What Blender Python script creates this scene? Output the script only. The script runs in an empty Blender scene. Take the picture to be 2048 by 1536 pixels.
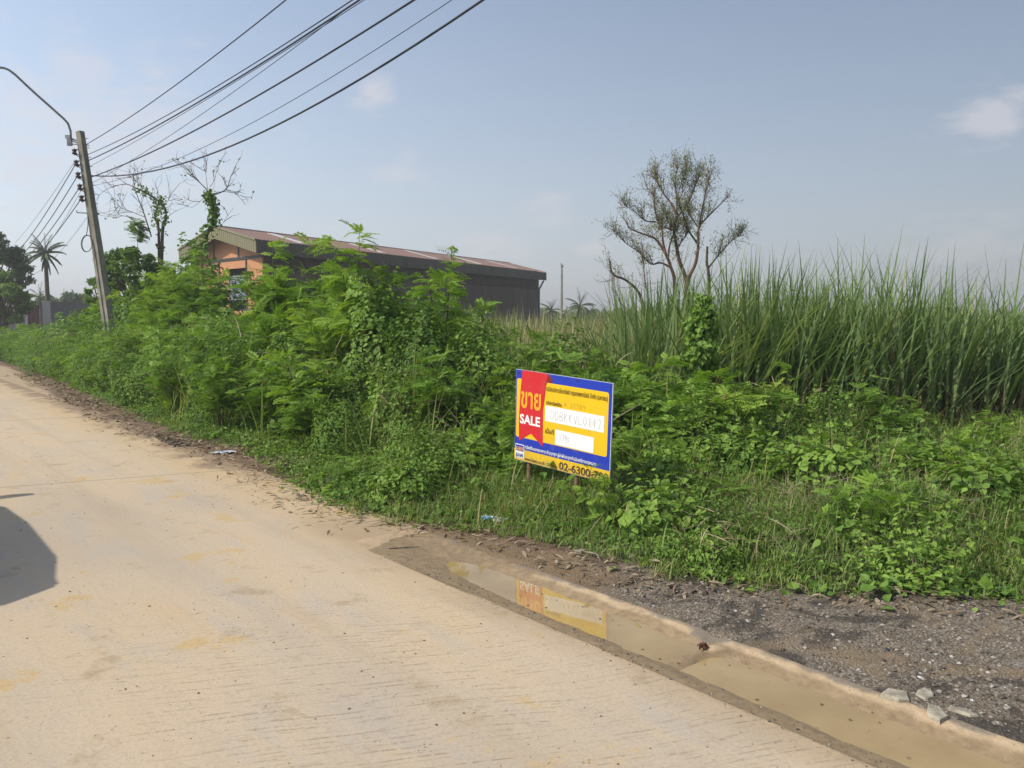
import bpy, math, random
import numpy as np
from mathutils import Vector, Matrix

# ------------------------------------------------------------------ camera, sky, sun, exposure
scene = bpy.context.scene
COL = scene.collection
CAM_H, PITCH, FPX = 1.6, math.radians(4.57), 1600.0
cam_d = bpy.data.cameras.new("camera")
cam = bpy.data.objects.new("camera", cam_d)
COL.objects.link(cam)
cam.location = (0, 0, CAM_H)
cam.rotation_euler = (math.radians(90) - PITCH, 0, 0)
cam_d.sensor_width = 36
cam_d.lens = FPX / 2048 * 36
cam_d.clip_start = 0.05
cam_d.clip_end = 6000
scene.camera = cam

SUN_DIR = Vector((-0.86, -0.28, 0.80)).normalized()      # towards the sun
SUN_EL = math.asin(SUN_DIR.z)
SUN_AZ = math.atan2(SUN_DIR.x, SUN_DIR.y)                 # clockwise from +Y
world = bpy.data.worlds.new("World")
scene.world = world
world.use_nodes = True
wn, wl = world.node_tree.nodes, world.node_tree.links
wn.clear()
w_out = wn.new("ShaderNodeOutputWorld")
w_bg = wn.new("ShaderNodeBackground")
w_bg.inputs[1].default_value = 0.11
sky = wn.new("ShaderNodeTexSky")
sky.sky_type = 'NISHITA'
sky.sun_disc = False
sky.sun_elevation = SUN_EL
sky.sun_rotation = SUN_AZ
sky.air_density = 1.0
sky.dust_density = 1.0
sky.ozone_density = 1.5
# thin hazy cloud wisps, fixed by direction in the sky
w_tc = wn.new("ShaderNodeTexCoord")
w_mapn = wn.new("ShaderNodeMapping")
w_mapn.inputs['Scale'].default_value = (1, 1, 2.6)
wl.new(w_tc.outputs['Generated'], w_mapn.inputs['Vector'])
w_noise = wn.new("ShaderNodeTexNoise")
w_noise.inputs['Scale'].default_value = 19.0
w_noise.inputs['Detail'].default_value = 5
w_noise.inputs['Roughness'].default_value = 0.6
wl.new(w_mapn.outputs[0], w_noise.inputs['Vector'])


def wmath(op, a, b=None, clamp=False):
    n = wn.new("ShaderNodeMath")
    n.operation = op
    n.use_clamp = clamp
    for i, v in enumerate((a, b)):
        if v is None:
            continue
        if isinstance(v, (int, float)):
            n.inputs[i].default_value = v
        else:
            wl.new(v, n.inputs[i])
    return n.outputs[0]


def ray(px, py):
    x, y = px - 1024.0, py - 768.0
    c, s = math.cos(PITCH), math.sin(PITCH)
    return Vector((x, FPX * c - y * s, -(y * c + FPX * s)))


def at(px, py, Y):                     # the place Y metres ahead of the viewer
    r = ray(px, py)
    k = Y / r.y
    return Vector((r.x * k, Y, CAM_H + r.z * k))


def ground(px, py, z=0.0):
    r = ray(px, py)
    k = (z - CAM_H) / r.z
    return Vector((r.x * k, r.y * k, z))


cloud_sum = None
for (px, py, rad, flat, amt) in [(745, 185, .030, 1.1, .55), (1990, 238, .036, 1.7, .50), (805, 342, .024, 1.7, .35),
                                 (1110, 422, .030, 1.6, .25), (985, 492, .035, 1.8, .35), (1190, 496, .018, 1.4, .35),
                                 (170, 265, .110, 1.8, .42), (30, 215, .07, 2.0, .30), (650, 475, .03, 2.2, .25),
                                 (1950, 478, .035, 2.6, .22)]:
    d = ray(px, py).normalized()
    vs = wn.new("ShaderNodeVectorMath"); vs.operation = 'SUBTRACT'
    vs.inputs[1].default_value = d
    wl.new(w_tc.outputs['Generated'], vs.inputs[0])
    vm = wn.new("ShaderNodeVectorMath"); vm.operation = 'MULTIPLY'
    vm.inputs[1].default_value = (1 / (rad * flat), 1 / (rad * flat), 1 / rad)
    wl.new(vs.outputs[0], vm.inputs[0])
    vl = wn.new("ShaderNodeVectorMath"); vl.operation = 'LENGTH'
    wl.new(vm.outputs[0], vl.inputs[0])
    e = wmath('SUBTRACT', 1.0, vl.outputs['Value'])
    nz = wmath('MULTIPLY', wmath('SUBTRACT', w_noise.outputs[0], 0.5), 3.6)
    e = wmath('ADD', e, nz)
    e = wmath('MULTIPLY', wmath('MAXIMUM', e, 0.0), 1.0)
    e = wmath('MINIMUM', e, 1.0)
    near = wmath('MAXIMUM', wmath('SUBTRACT', 1.6, vl.outputs['Value']), 0.0)
    e = wmath('MULTIPLY', e, wmath('MINIMUM', near, 1.0))
    e = wmath('MULTIPLY', e, amt)
    cloud_sum = e if cloud_sum is None else wmath('MAXIMUM', cloud_sum, e)
w_mix = wn.new("ShaderNodeMix")
w_mix.data_type = 'RGBA'
wl.new(cloud_sum, w_mix.inputs[0])
hsv = wn.new("ShaderNodeHueSaturation")
hsv.inputs['Saturation'].default_value = 1.02
hsv.inputs['Value'].default_value = 1.30
wl.new(sky.outputs[0], hsv.inputs['Color'])
# humid air: the sky pales towards the horizon
w_sep = wn.new("ShaderNodeSeparateXYZ")
wl.new(w_tc.outputs['Generated'], w_sep.inputs[0])
hz = wmath('POWER', 2.718, wmath('MULTIPLY', wmath('MAXIMUM', w_sep.outputs[2], 0.0), -3.2))
hz = wmath('MULTIPLY', hz, 0.92)
w_hz = wn.new("ShaderNodeMix")
w_hz.data_type = 'RGBA'
wl.new(hz, w_hz.inputs[0])
wl.new(hsv.outputs[0], w_hz.inputs[6])
w_hz.inputs[7].default_value = (5.25, 5.55, 6.05, 1)
# haze glows on the sun's side
w_az = wmath('POWER', 2.718, wmath('MULTIPLY', w_sep.outputs[0], -0.55))
w_gl = wn.new("ShaderNodeMix")
w_gl.data_type = 'RGBA'
w_gl.blend_type = 'MULTIPLY'
w_gl.inputs[0].default_value = 1.0
w_cc = wn.new("ShaderNodeCombineColor")
for q_ in range(3):
    wl.new(w_az, w_cc.inputs[q_])
wl.new(w_hz.outputs[2], w_gl.inputs[6])
wl.new(w_cc.outputs[0], w_gl.inputs[7])
wl.new(w_gl.outputs[2], w_mix.inputs[6])
w_mix.inputs[7].default_value = (7.0, 6.6, 6.8, 1)
wl.new(w_mix.outputs[2], w_bg.inputs[0])
wl.new(w_bg.outputs[0], w_out.inputs[0])

sun_d = bpy.data.lights.new("sun", 'SUN')
sun_d.energy = 4.1
sun_d.angle = math.radians(0.6)
sun_d.color = (1.0, 0.93, 0.82)
sun = bpy.data.objects.new("sun", sun_d)
COL.objects.link(sun)
sun.rotation_euler = (-SUN_DIR).to_track_quat('-Z', 'Y').to_euler()

scene.view_settings.view_transform = 'Standard'
scene.view_settings.look = 'None'
scene.view_settings.gamma = 1
scene.view_settings.exposure = 0.06
scene.cycles.max_bounces = 8
scene.cycles.transparent_max_bounces = 8

# ------------------------------------------------------------------ helpers
rng = np.random.default_rng(7)


def nrm(a):
    return a / np.maximum(np.linalg.norm(a, axis=-1, keepdims=True), 1e-9)


class Geo:
    def __init__(self):
        self.V, self.Q, self.T, self.t, self.n = [], [], [], [], 0

    def add(self, V, F, tint=0.5):
        V = np.asarray(V, dtype=np.float64).reshape(-1, 3)
        F = np.asarray(F, dtype=np.int64)
        if len(F):
            (self.Q if F.shape[1] == 4 else self.T).append(F + self.n)
        self.V.append(V)
        self.t.append(np.broadcast_to(np.asarray(tint, dtype=np.float64), (len(V),)))
        self.n += len(V)
        return self

    def box(self, c, size, rot=None, tint=0.5, axes=None):
        s = np.array(size) / 2
        v = np.array([[x, y, z] for x in (-1, 1) for y in (-1, 1) for z in (-1, 1)]) * s
        if axes is not None:
            v = v @ np.array(axes)
        elif rot is not None:
            v = v @ np.array(Matrix.Rotation(rot, 3, 'Z')).T
        F = [[0, 1, 3, 2], [4, 6, 7, 5], [0, 4, 5, 1], [2, 3, 7, 6], [0, 2, 6, 4], [1, 5, 7, 3]]
        return self.add(v + np.array(c), F, tint)

    def tube(self, pts, rad, sides=6, tint=0.5, cap=True):
        P = np.array([tuple(p) for p in pts], dtype=float)
        R = np.broadcast_to(np.asarray(rad, dtype=float), (len(P),))
        d = nrm(np.gradient(P, axis=0))
        ref = np.array([0, 0, 1.0]) if abs(d[:, 2]).mean() < 0.8 else np.array([1.0, 0, 0])
        a = nrm(np.cross(d, ref))
        b = np.cross(d, a)
        th = np.arange(sides) * 2 * math.pi / sides
        V = P[:, None] + R[:, None, None] * (np.cos(th)[None, :, None] * a[:, None] + np.sin(th)[None, :, None] * b[:, None])
        n = len(P)
        i = np.arange(n - 1)[:, None] * sides
        j = np.arange(sides)[None]
        k = (j + 1) % sides
        F = np.stack([i + j, i + k, i + sides + k, i + sides + j], -1).reshape(-1, 4)
        self.add(V.reshape(-1, 3), F, tint)
        if cap:
            for base in (0, (n - 1) * sides):
                c = V.reshape(-1, 3)[base:base + sides]
                self.add(np.vstack([c, c.mean(0)]), [[q, (q + 1) % sides, sides] for q in range(sides)], tint)
        return self

    def build(self, name, mat, parent=None, smooth=False, loc=None, attrs=None):
        me = bpy.data.meshes.new(name)
        V = np.vstack(self.V)
        Q = np.vstack(self.Q) if self.Q else np.zeros((0, 4), int)
        T = np.vstack(self.T) if self.T else np.zeros((0, 3), int)
        me.vertices.add(len(V))
        me.vertices.foreach_set('co', V.astype(np.float32).ravel())
        me.loops.add(Q.size + T.size)
        me.loops.foreach_set('vertex_index', np.concatenate([Q.ravel(), T.ravel()]).astype(np.int32))
        me.polygons.add(len(Q) + len(T))
        ls = np.concatenate([np.arange(len(Q)) * 4, Q.size + np.arange(len(T)) * 3]).astype(np.int32)
        me.polygons.foreach_set('loop_start', ls)
        me.polygons.foreach_set('use_smooth', np.full(len(Q) + len(T), smooth))
        me.update(calc_edges=True)
        at_ = me.attributes.new('tint', 'FLOAT', 'POINT')
        at_.data.foreach_set('value', np.concatenate(self.t).astype(np.float32))
        for k, v in (attrs or {}).items():
            a2 = me.attributes.new(k, 'FLOAT', 'POINT')
            a2.data.foreach_set('value', np.asarray(v, dtype=np.float32).ravel())
        me.materials.append(mat)
        o = bpy.data.objects.new(name, me)
        COL.objects.link(o)
        if parent is not None:
            o.parent = parent
        if loc is not None:
            o.location = loc
        return o


def stamp(g, T, F, p, d, n, l, w=None, tint=0.5):
    T, F = np.asarray(T, float), np.asarray(F, int)
    p, d, n = np.asarray(p, float), nrm(np.asarray(d, float)), np.asarray(n, float)
    s = nrm(np.cross(n, d))
    n2 = np.cross(d, s)
    N = len(p)
    l = np.broadcast_to(np.asarray(l, float), (N,))
    w = l if w is None else np.broadcast_to(np.asarray(w, float), (N,))
    V = (p[:, None] + T[None, :, 0:1] * (l[:, None, None] * d[:, None]) + T[None, :, 1:2] * (w[:, None, None] * s[:, None])
         + T[None, :, 2:3] * (l[:, None, None] * n2[:, None]))
    K = len(T)
    FF = (F[None] + (np.arange(N) * K)[:, None, None]).reshape(-1, F.shape[1])
    tint = np.repeat(np.broadcast_to(np.asarray(tint, float), (N,)), K)
    g.add(V.reshape(-1, 3), FF, tint)


def tag(o, label=None, cat=None, group=None, kind=None):
    for k, v in (('label', label), ('category', cat), ('group', group), ('kind', kind)):
        if v:
            o[k] = v
    return o


def empty(name, loc=(0, 0, 0), rz=0, scale=1):
    o = bpy.data.objects.new(name, None)
    o.empty_display_size = 0.2
    o.location = loc
    o.rotation_euler = (0, 0, rz)
    o.scale = (scale,) * 3 if isinstance(scale, (int, float)) else scale
    COL.objects.link(o)
    return o


def copy_tree(o, parent=None, label=None):
    c = o.copy()
    COL.objects.link(c)
    c.parent = parent
    if label:
        c['label'] = label
    for ch in list(o.children):
        copy_tree(ch, c)
    return c


# ---- materials
def mat_new(name):
    m = bpy.data.materials.new(name)
    m.use_nodes = True
    nt = m.node_tree
    nt.nodes.clear()
    return m, nt.nodes, nt.links


class NT:
    def __init__(self, name):
        self.m, self.n, self.l = mat_new(name)
        self.out = self.n.new("ShaderNodeOutputMaterial")
        self.tc = self.n.new("ShaderNodeTexCoord")

    def link(self, v, sock):
        if isinstance(v, (int, float)):
            sock.default_value = v
        elif isinstance(v, tuple):
            sock.default_value = v if len(v) == len(sock.default_value) else tuple(v) + (1,)
        else:
            self.l.new(v, sock)

    def noise(self, scale, detail=4, rough=.55, vec=None, dist=0):
        x = self.n.new("ShaderNodeTexNoise")
        x.inputs['Scale'].default_value = scale
        x.inputs['Detail'].default_value = detail
        x.inputs['Roughness'].default_value = rough
        x.inputs['Distortion'].default_value = dist
        self.l.new(vec or self.tc.outputs['Object'], x.inputs['Vector'])
        return x.outputs[0]

    def voro(self, scale, vec=None, feature='F1', out='Distance'):
        x = self.n.new("ShaderNodeTexVoronoi")
        x.feature = feature
        x.inputs['Scale'].default_value = scale
        self.l.new(vec or self.tc.outputs['Object'], x.inputs['Vector'])
        return x.outputs[out]

    def mapping(self, scale=(1, 1, 1), rot=(0, 0, 0), loc=(0, 0, 0)):
        x = self.n.new("ShaderNodeMapping")
        x.inputs['Scale'].default_value = scale
        x.inputs['Rotation'].default_value = rot
        x.inputs['Location'].default_value = loc
        self.l.new(self.tc.outputs['Object'], x.inputs['Vector'])
        return x.outputs[0]

    def math(self, op, a, b=None, c=None, clamp=False):
        x = self.n.new("ShaderNodeMath")
        x.operation = op
        x.use_clamp = clamp
        for i, v in enumerate((a, b, c)):
            if v is not None:
                self.link(v, x.inputs[i])
        return x.outputs[0]

    def ramp(self, fac, stops, interp='LINEAR'):
        x = self.n.new("ShaderNodeValToRGB")
        x.color_ramp.interpolation = interp
        el = x.color_ramp.elements
        while len(el) < len(stops):
            el.new(0.5)
        for e, (p, c) in zip(el, stops):
            e.position = p
            e.color = tuple(c) + (1,) if len(c) == 3 else c
        self.l.new(fac, x.inputs[0])
        return x.outputs[0]

    def step(self, v, lo, hi):
        x = self.n.new("ShaderNodeMapRange")
        x.interpolation_type = 'SMOOTHSTEP'
        x.inputs['From Min'].default_value = lo
        x.inputs['From Max'].default_value = hi
        self.l.new(v, x.inputs['Value'])
        return x.outputs[0]

    def mix(self, f, a, b, mode='MIX'):
        x = self.n.new("ShaderNodeMix")
        x.data_type = 'RGBA'
        x.blend_type = mode
        self.link(f, x.inputs[0])
        self.link(a, x.inputs[6])
        self.link(b, x.inputs[7])
        return x.outputs[2]

    def attr(self, name):
        x = self.n.new("ShaderNodeAttribute")
        x.attribute_name = name
        return x.outputs['Fac']

    def bump(self, h, strength=.5, dist=.01, normal=None):
        x = self.n.new("ShaderNodeBump")
        x.inputs['Strength'].default_value = strength
        x.inputs['Distance'].default_value = dist
        self.l.new(h, x.inputs['Height'])
        if normal is not None:
            self.l.new(normal, x.inputs['Normal'])
        return x.outputs[0]

    def principled(self, color, rough=.8, normal=None, spec=.3, metal=0, coat=0):
        b = self.n.new("ShaderNodeBsdfPrincipled")
        self.link(color, b.inputs['Base Color'])
        self.link(rough, b.inputs['Roughness'])
        b.inputs['Specular IOR Level'].default_value = spec
        b.inputs['Metallic'].default_value = metal
        b.inputs['Coat Weight'].default_value = coat
        if normal is not None:
            self.l.new(normal, b.inputs['Normal'])
        self.l.new(b.outputs[0], self.out.inputs[0])
        self.b = b
        return self.m


def leaf_mat(name, stops, trans=.3, rough=.55, spec=.25):
    k = NT(name)
    info = k.n.new("ShaderNodeObjectInfo")
    t0_ = k.attr('tint')
    t = k.math('ADD', t0_, k.math('MULTIPLY', k.math('SUBTRACT', info.outputs['Random'], .5), .34))
    t = k.math('MINIMUM', t, k.math('MAXIMUM', t0_, .80))
    c = k.ramp(t, stops)
    big = k.noise(0.55, 2, .5)
    c = k.mix(k.step(big, .35, .65), c, k.mix(1.0, c, (0.86, 0.93, .95), 'MULTIPLY'))
    b = k.n.new("ShaderNodeBsdfPrincipled")
    k.l.new(c, b.inputs['Base Color'])
    b.inputs['Roughness'].default_value = rough
    b.inputs['Specular IOR Level'].default_value = spec
    tr = k.n.new("ShaderNodeBsdfTranslucent")
    k.l.new(k.mix(1.0, c, (1.5, 1.5, .6), 'MULTIPLY'), tr.inputs[0])
    mx = k.n.new("ShaderNodeMixShader")
    mx.inputs[0].default_value = trans
    k.l.new(b.outputs[0], mx.inputs[1])
    k.l.new(tr.outputs[0], mx.inputs[2])
    k.l.new(mx.outputs[0], k.out.inputs[0])
    return k.m


def plain(name, col, rough=.7, var=.12, scale=6, spec=.3, metal=0, bump=0):
    k = NT(name)
    n = k.noise(scale, 5, .6)
    dark = tuple(c * (1 - 2 * var) for c in col)
    lite = tuple(min(1, c * (1 + var)) for c in col)
    c = k.ramp(n, [(.3, dark), (.7, lite)])
    nm = k.bump(k.noise(scale * 8, 4), bump, .01) if bump else None
    return k.principled(c, rough, nm, spec, metal)


M = {}
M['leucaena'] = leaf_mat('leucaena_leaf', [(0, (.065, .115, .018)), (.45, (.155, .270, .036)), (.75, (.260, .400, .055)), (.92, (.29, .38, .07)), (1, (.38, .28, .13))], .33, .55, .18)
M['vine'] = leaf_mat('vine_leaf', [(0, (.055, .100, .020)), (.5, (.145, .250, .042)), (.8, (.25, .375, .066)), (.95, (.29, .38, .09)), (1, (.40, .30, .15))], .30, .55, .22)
M['grass'] = leaf_mat('grass_blade', [(0, (.075, .125, .030)), (.45, (.165, .245, .060)), (.75, (.27, .345, .105)), (.9, (.38, .35, .15)), (1, (.46, .35, .20))], .35, .6, .15)
M['reed'] = leaf_mat('reed_blade', [(0, (.075, .125, .040)), (.5, (.175, .250, .085)), (.78, (.30, .365, .135)), (.9, (.40, .36, .19)), (1, (.50, .38, .24))], .33, .6, .2)
M['dry'] = leaf_mat('dry_straw', [(0, (.10, .065, .04)), (.5, (.23, .16, .10)), (1, (.42, .33, .22))], .1, .8, .1)
M['treeleaf'] = leaf_mat('tree_leaf', [(0, (.045, .080, .022)), (.5, (.105, .180, .045)), (.85, (.20, .31, .07)), (1, (.30, .36, .10))], .35)
M['olive'] = leaf_mat('sparse_olive_leaf', [(0, (.11, .14, .06)), (.5, (.23, .27, .12)), (1, (.36, .40, .19))], .45)
M['palm'] = leaf_mat('palm_leaf', [(0, (.05, .075, .03)), (.5, (.10, .14, .05)), (.85, (.19, .22, .08)), (1, (.30, .24, .14))], .25)
M['bark'] = plain('bark', (.16, .12, .09), .9, .3, 8, .1, bump=.5)
M['redbark'] = plain('reddish_bark', (.17, .095, .065), .9, .35, 5, .1, bump=.4)
M['stem'] = plain('green_brown_stem', (.11, .10, .05), .8, .3, 10, .2)
M['cable'] = plain('black_cable', (.035, .036, .05), .6, .1, 3)
M['steel'] = plain('galvanised_steel', (.30, .30, .31), .45, .15, 9, .5, .6)
M['rust'] = plain('rusty_fitting', (.10, .065, .05), .7, .3, 12)

# ------------------------------------------------------------------ road frame: s along the kerb, t away from the road
O2 = np.array([.514, 4.56])
DS = np.array([-.644, .765]); DS /= np.linalg.norm(DS)
NT2 = np.array([DS[1], -DS[0]])


def W(s, t, z=0.0):
    s, t = np.asarray(s, float), np.asarray(t, float)
    x = O2[0] + s * DS[0] + t * NT2[0]
    y = O2[1] + s * DS[1] + t * NT2[1]
    return np.stack([x, y, np.broadcast_to(np.asarray(z, float), x.shape)], -1)


def ST(p):
    q = np.array([p[0], p[1]]) - O2
    return q @ DS, q @ NT2


def curve_t(pix):
    a = sorted((tuple(ST(ground(*p))) for p in pix))
    return np.array([q[0] for q in a]), np.array([q[1] for q in a])


def n2(x, y, seed=0):                     # smooth pseudo noise, about -1..1
    r = np.random.default_rng(seed)
    o = 0
    amp, fr, tot = 1.0, 1.0, 0
    for k in range(5):
        a, b, c, e = r.uniform(-1, 1, 4)
        ang = r.uniform(0, 6.28)
        u = x * math.cos(ang) + y * math.sin(ang)
        v = -x * math.sin(ang) + y * math.cos(ang)
        o = o + amp * np.sin(fr * u + 6 * a + 1.3 * np.sin(fr * .7 * v + 5 * b)) * np.cos(fr * .8 * v + 6 * c + np.sin(fr * .6 * u + 4 * e))
        tot += amp
        amp *= .62
        fr *= 1.9
    return o / tot * 1.6


def sm(x, lo, hi):
    q = np.clip((x - lo) / (hi - lo), 0, 1)
    return q * q * (3 - 2 * q)


GRASS_S, GRASS_T = curve_t([(-60, 712), (60, 738), (230, 815), (300, 853), (480, 905), (560, 960), (640, 1005), (760, 1046), (900, 1062),
                            (1050, 1090), (1200, 1122), (1330, 1168), (1600, 1197), (2048, 1215)])
GRASS_S = np.concatenate([[-9], GRASS_S, [60]])
GRASS_T = np.concatenate([[6.5], GRASS_T, [GRASS_T[-1] + .3]])
WET_S, WET_T = curve_t([(775, 1080), (810, 1105), (870, 1148), (930, 1170), (1000, 1192), (1150, 1256), (1250, 1290), (1350, 1335)])
WATER = -.027
GE = -.58                          # edge of the road slab


def edge_t(s):
    return np.interp(s, GRASS_S, GRASS_T)


def gutter_z(s, t):
    tw = t + (.014 + .022 * sm(t, -.2, 0)) * n2(s * 6, t * 3, 14) * sm(t, GE, GE + .1)
    prof_t = [GE, GE + .025, GE + .04, -.47, -.42, -.36, -.26, -.17, -.10, -.045, -.01, .04]
    prof_z = [0, -.001, -.010, -.016, -.025, -.040, -.048, -.040, -.022, -.005, .003, .006]
    g = np.interp(tw, prof_t, prof_z)
    f = sm(s, .35, 1.25)
    sed = -.030 + .012 * np.abs(t + .24) / .2 + .006 * n2(s * 6, t * 9, 3)
    sed = np.where(t < GE, 0, np.minimum(sed + sm(s, .9, 1.7) * .022, .002))
    sed = sed * (1 - sm(s, 1.75, 1.94))
    z = g * (1 - f) + sed * f
    z = z - .016 * np.exp(-((s + .80) / .07) ** 2) * sm(t, -.08, -.03)
    z = z * (1 - sm(s, 1.9, 1.949))
    dam = np.exp(-((s + .86 + .25 * (t + .2)) / .05) ** 2) * .034 * sm(t, -.42, -.3) * (1 - sm(t, -.12, -.05))
    return np.where(t <= GE, 0, z + dam + .0015 * n2(s * 22, t * 22, 5) * (1 - sm(s, 1.8, 1.94)))


def verge_z(s, t):
    e = edge_t(s)
    lip = sm(s, .3, 1.2)
    base = .006 + .012 * sm(t, .03, .5) + .06 * sm(t - e, 0, 1.2)
    rough = .006 * n2(s * 9, t * 9, 8) + .0045 * n2(s * 31, t * 31, 9) + .02 * n2(s * 1.6, t * 1.6, 10) * sm(t - .1, 0, .8)
    return base * (1 - .4 * lip) + rough * sm(t, .02, .25)


def grid(ss, tt, zf, name, mat, attrs=None, kind='structure'):
    S, T = np.meshgrid(ss, tt, indexing='ij')
    Z = zf(S, T)
    V = W(S, T, Z).reshape(-1, 3)
    a, b = len(ss), len(tt)
    i = np.arange(a - 1)[:, None] * b
    j = np.arange(b - 1)[None]
    F = np.stack([i + j, i + j + 1, i + b + j + 1, i + b + j], -1).reshape(-1, 4)
    g = Geo().add(V, F)
    at_ = {k: f(S, T) for k, f in (attrs or {}).items()}
    at_['s'] = S
    at_['t'] = T
    o = g.build(name, mat, smooth=True, attrs=at_)
    tag(o, kind=kind)
    return o


def var_range(a, b, near, fine, growth=1.08):
    out = [near]
    d = fine
    while out[-1] < b:
        out.append(out[-1] + d)
        d = fine if abs(out[-1] - near) < 4 else d * growth
    lo = [near]
    d = fine
    while lo[-1] > a:
        lo.append(lo[-1] - d)
        d = fine if abs(lo[-1] - near) < 4 else d * growth
    return np.array(sorted(set(lo[1:] + out)))


# ---- road material
def wet_f(S, T):
    lim = np.interp(S, WET_S, WET_T) + .035 * n2(S * 7, T * 7, 2) + .02 * n2(S * 21, T * 21, 4)
    w = sm(T - lim, -.012, .012)
    end = sm(S + .12 * n2(S * 3, T * 3, 12), 1.98, 1.80)
    far = 1 - sm(S + .30 * np.abs(T + .15) + .10 * n2(S * 5, T * 5, 3), 1.80, 1.84)
    return w * far


k = NT('dusty_concrete')
S_, T_ = k.attr('s'), k.attr('t')
comb = k.n.new("ShaderNodeCombineXYZ")
k.l.new(S_, comb.inputs[0]); k.l.new(T_, comb.inputs[1])
st = comb.outputs[0]
obj = k.tc.outputs['Object']
mp = k.n.new("ShaderNodeMapping")
mp.inputs['Scale'].default_value = (.28, 1, 1)
k.l.new(st, mp.inputs['Vector'])
big = k.noise(.9, 5, .6, mp.outputs[0], .4)
mid = k.noise(3.2, 6, .65, mp.outputs[0], .6)
fine = k.noise(55, 6, .7, obj)
grit = k.noise(210, 3, .7, obj)
c = k.ramp(big, [(.30, (.46, .38, .285)), (.50, (.55, .44, .305)), (.70, (.59, .45, .275))])
c = k.mix(k.math('MULTIPLY', k.step(mid, .50, .68), .45), c, (.44, .40, .345))
c = k.mix(k.math('MULTIPLY', k.step(k.noise(2.1, 5, .6, mp.outputs[0], 1.0), .56, .70), .55), c, (.58, .42, .245))
trk = k.noise(1.0, 4, .6, None, .0)
mpt = k.n.new("ShaderNodeMapping")
mpt.inputs['Scale'].default_value = (.10, 2.3, 1)
k.l.new(st, mpt.inputs['Vector'])
c = k.mix(k.math('MULTIPLY', k.step(k.noise(1.0, 5, .7, mpt.outputs[0]), .50, .66), .45), c, (.45, .355, .235))
c = k.mix(k.math('MULTIPLY', k.step(k.noise(7.0, 6, .75, mpt.outputs[0]), .50, .72), .35), c, (.42, .35, .27))
# yellow-brown spilt soil patches
pat = k.noise(1.7, 6, .62, k.mapping((1, 1, 1), (0, 0, .4), (3.1, 1.7, 0)), .3)
c = k.mix(k.math('MULTIPLY', k.step(pat, .60, .66), .75), c, (.55, .385, .165))
pat2 = k.noise(2.6, 7, .7, k.mapping((1, 1, 1), (0, 0, 0), (9.1, 4.7, 0)), .2)
c = k.mix(k.math('MULTIPLY', k.step(pat2, .57, .68), .5), c, (.33, .235, .12))
# sand drift beside the verge, mud streaks beside the gutter
drift = k.math('MULTIPLY', k.step(T_, -1.0, -.30), k.step(k.math('ADD', S_, k.math('MULTIPLY', big, 1.5)), 2.2, 3.6))
c = k.mix(k.math('MULTIPLY', drift, .6), c, (.53, .38, .20))
mud = k.math('MULTIPLY', k.step(k.math('ADD', T_, k.math('MULTIPLY', k.noise(3, 5, .6, mp.outputs[0]), .55)), -.62, -.15), .75)
mud = k.math('MULTIPLY', mud, k.math('SUBTRACT', 1.0, k.step(S_, 2.0, 3.2)))
c = k.mix(mud, c, (.36, .26, .15))
edge_d = k.math('MULTIPLY', k.step(k.math('ADD', T_, k.math('MULTIPLY', k.math('SUBTRACT', k.noise(2.0, 6, .7), .5), 1.5)), -.42, -.05), k.step(S_, 3.6, 6.0))
c = k.mix(k.math('MULTIPLY', edge_d, .85), c, k.ramp(k.noise(20, 6, .7), [(.3, (.15, .10, .065)), (.6, (.27, .19, .125)), (.8, (.42, .33, .23))]))
# broom lines across the slab
def brush(ang, fu, fv, locx):
    a = math.radians(ang)
    outs = []
    for vec in ((math.cos(a) * fv, math.sin(a) * fv, 0), (-math.sin(a) * fu, math.cos(a) * fu, 0)):
        dt = k.n.new("ShaderNodeVectorMath"); dt.operation = 'DOT_PRODUCT'
        k.l.new(k.tc.outputs['Object'], dt.inputs[0]); dt.inputs[1].default_value = vec
        outs.append(dt.outputs['Value'])
    cb = k.n.new("ShaderNodeCombineXYZ")
    k.l.new(k.math('ADD', outs[0], locx), cb.inputs[0])
    k.l.new(k.math('ADD', outs[1], k.math('MULTIPLY', k.noise(.5, 2), fu * .06)), cb.inputs[1])
    return k.noise(1.0, 2, .5, cb.outputs[0])


def axis(ang):
    dt = k.n.new("ShaderNodeVectorMath"); dt.operation = 'DOT_PRODUCT'
    k.l.new(k.tc.outputs['Object'], dt.inputs[0])
    dt.inputs[1].default_value = (-math.sin(math.radians(ang)), math.cos(math.radians(ang)), 0)
    return dt.outputs['Value']


warp = k.math('ADD', k.math('MULTIPLY', k.noise(.45, 2), .35), k.math('MULTIPLY', brush(15, 9, 1.2, 3), .05))
uu = k.math('ADD', axis(15), warp)
w1 = k.math('SINE', k.math('MULTIPLY', uu, 2 * math.pi / .040))
w2 = k.math('SINE', k.math('MULTIPLY', uu, 2 * math.pi / .0273))
brk = brush(15, 22, 4.5, 0)
lines = k.math('MULTIPLY', k.step(w1, .55, .95), k.step(brk, .46, .60))
lines2 = k.math('MULTIPLY', k.step(w2, .6, .98), k.step(brush(15, 26, 6, 9), .50, .62))
groove = k.math('MULTIPLY', k.math('ADD', lines, k.math('MULTIPLY', lines2, .7)),
                k.math('MULTIPLY', k.step(k.noise(.8, 4, .6, k.mapping((1, 1, 1), (0, 0, 0), (5, 2, 0))), .36, .56), k.math('SUBTRACT', 1.0, k.step(S_, -.2, 2.2))))
groove = k.math('MULTIPLY', groove, k.step(k.noise(30, 3, .6), .30, .60))
c = k.mix(k.math('MULTIPLY', groove, .60, clamp=True), c, (.29, .22, .15))
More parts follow.
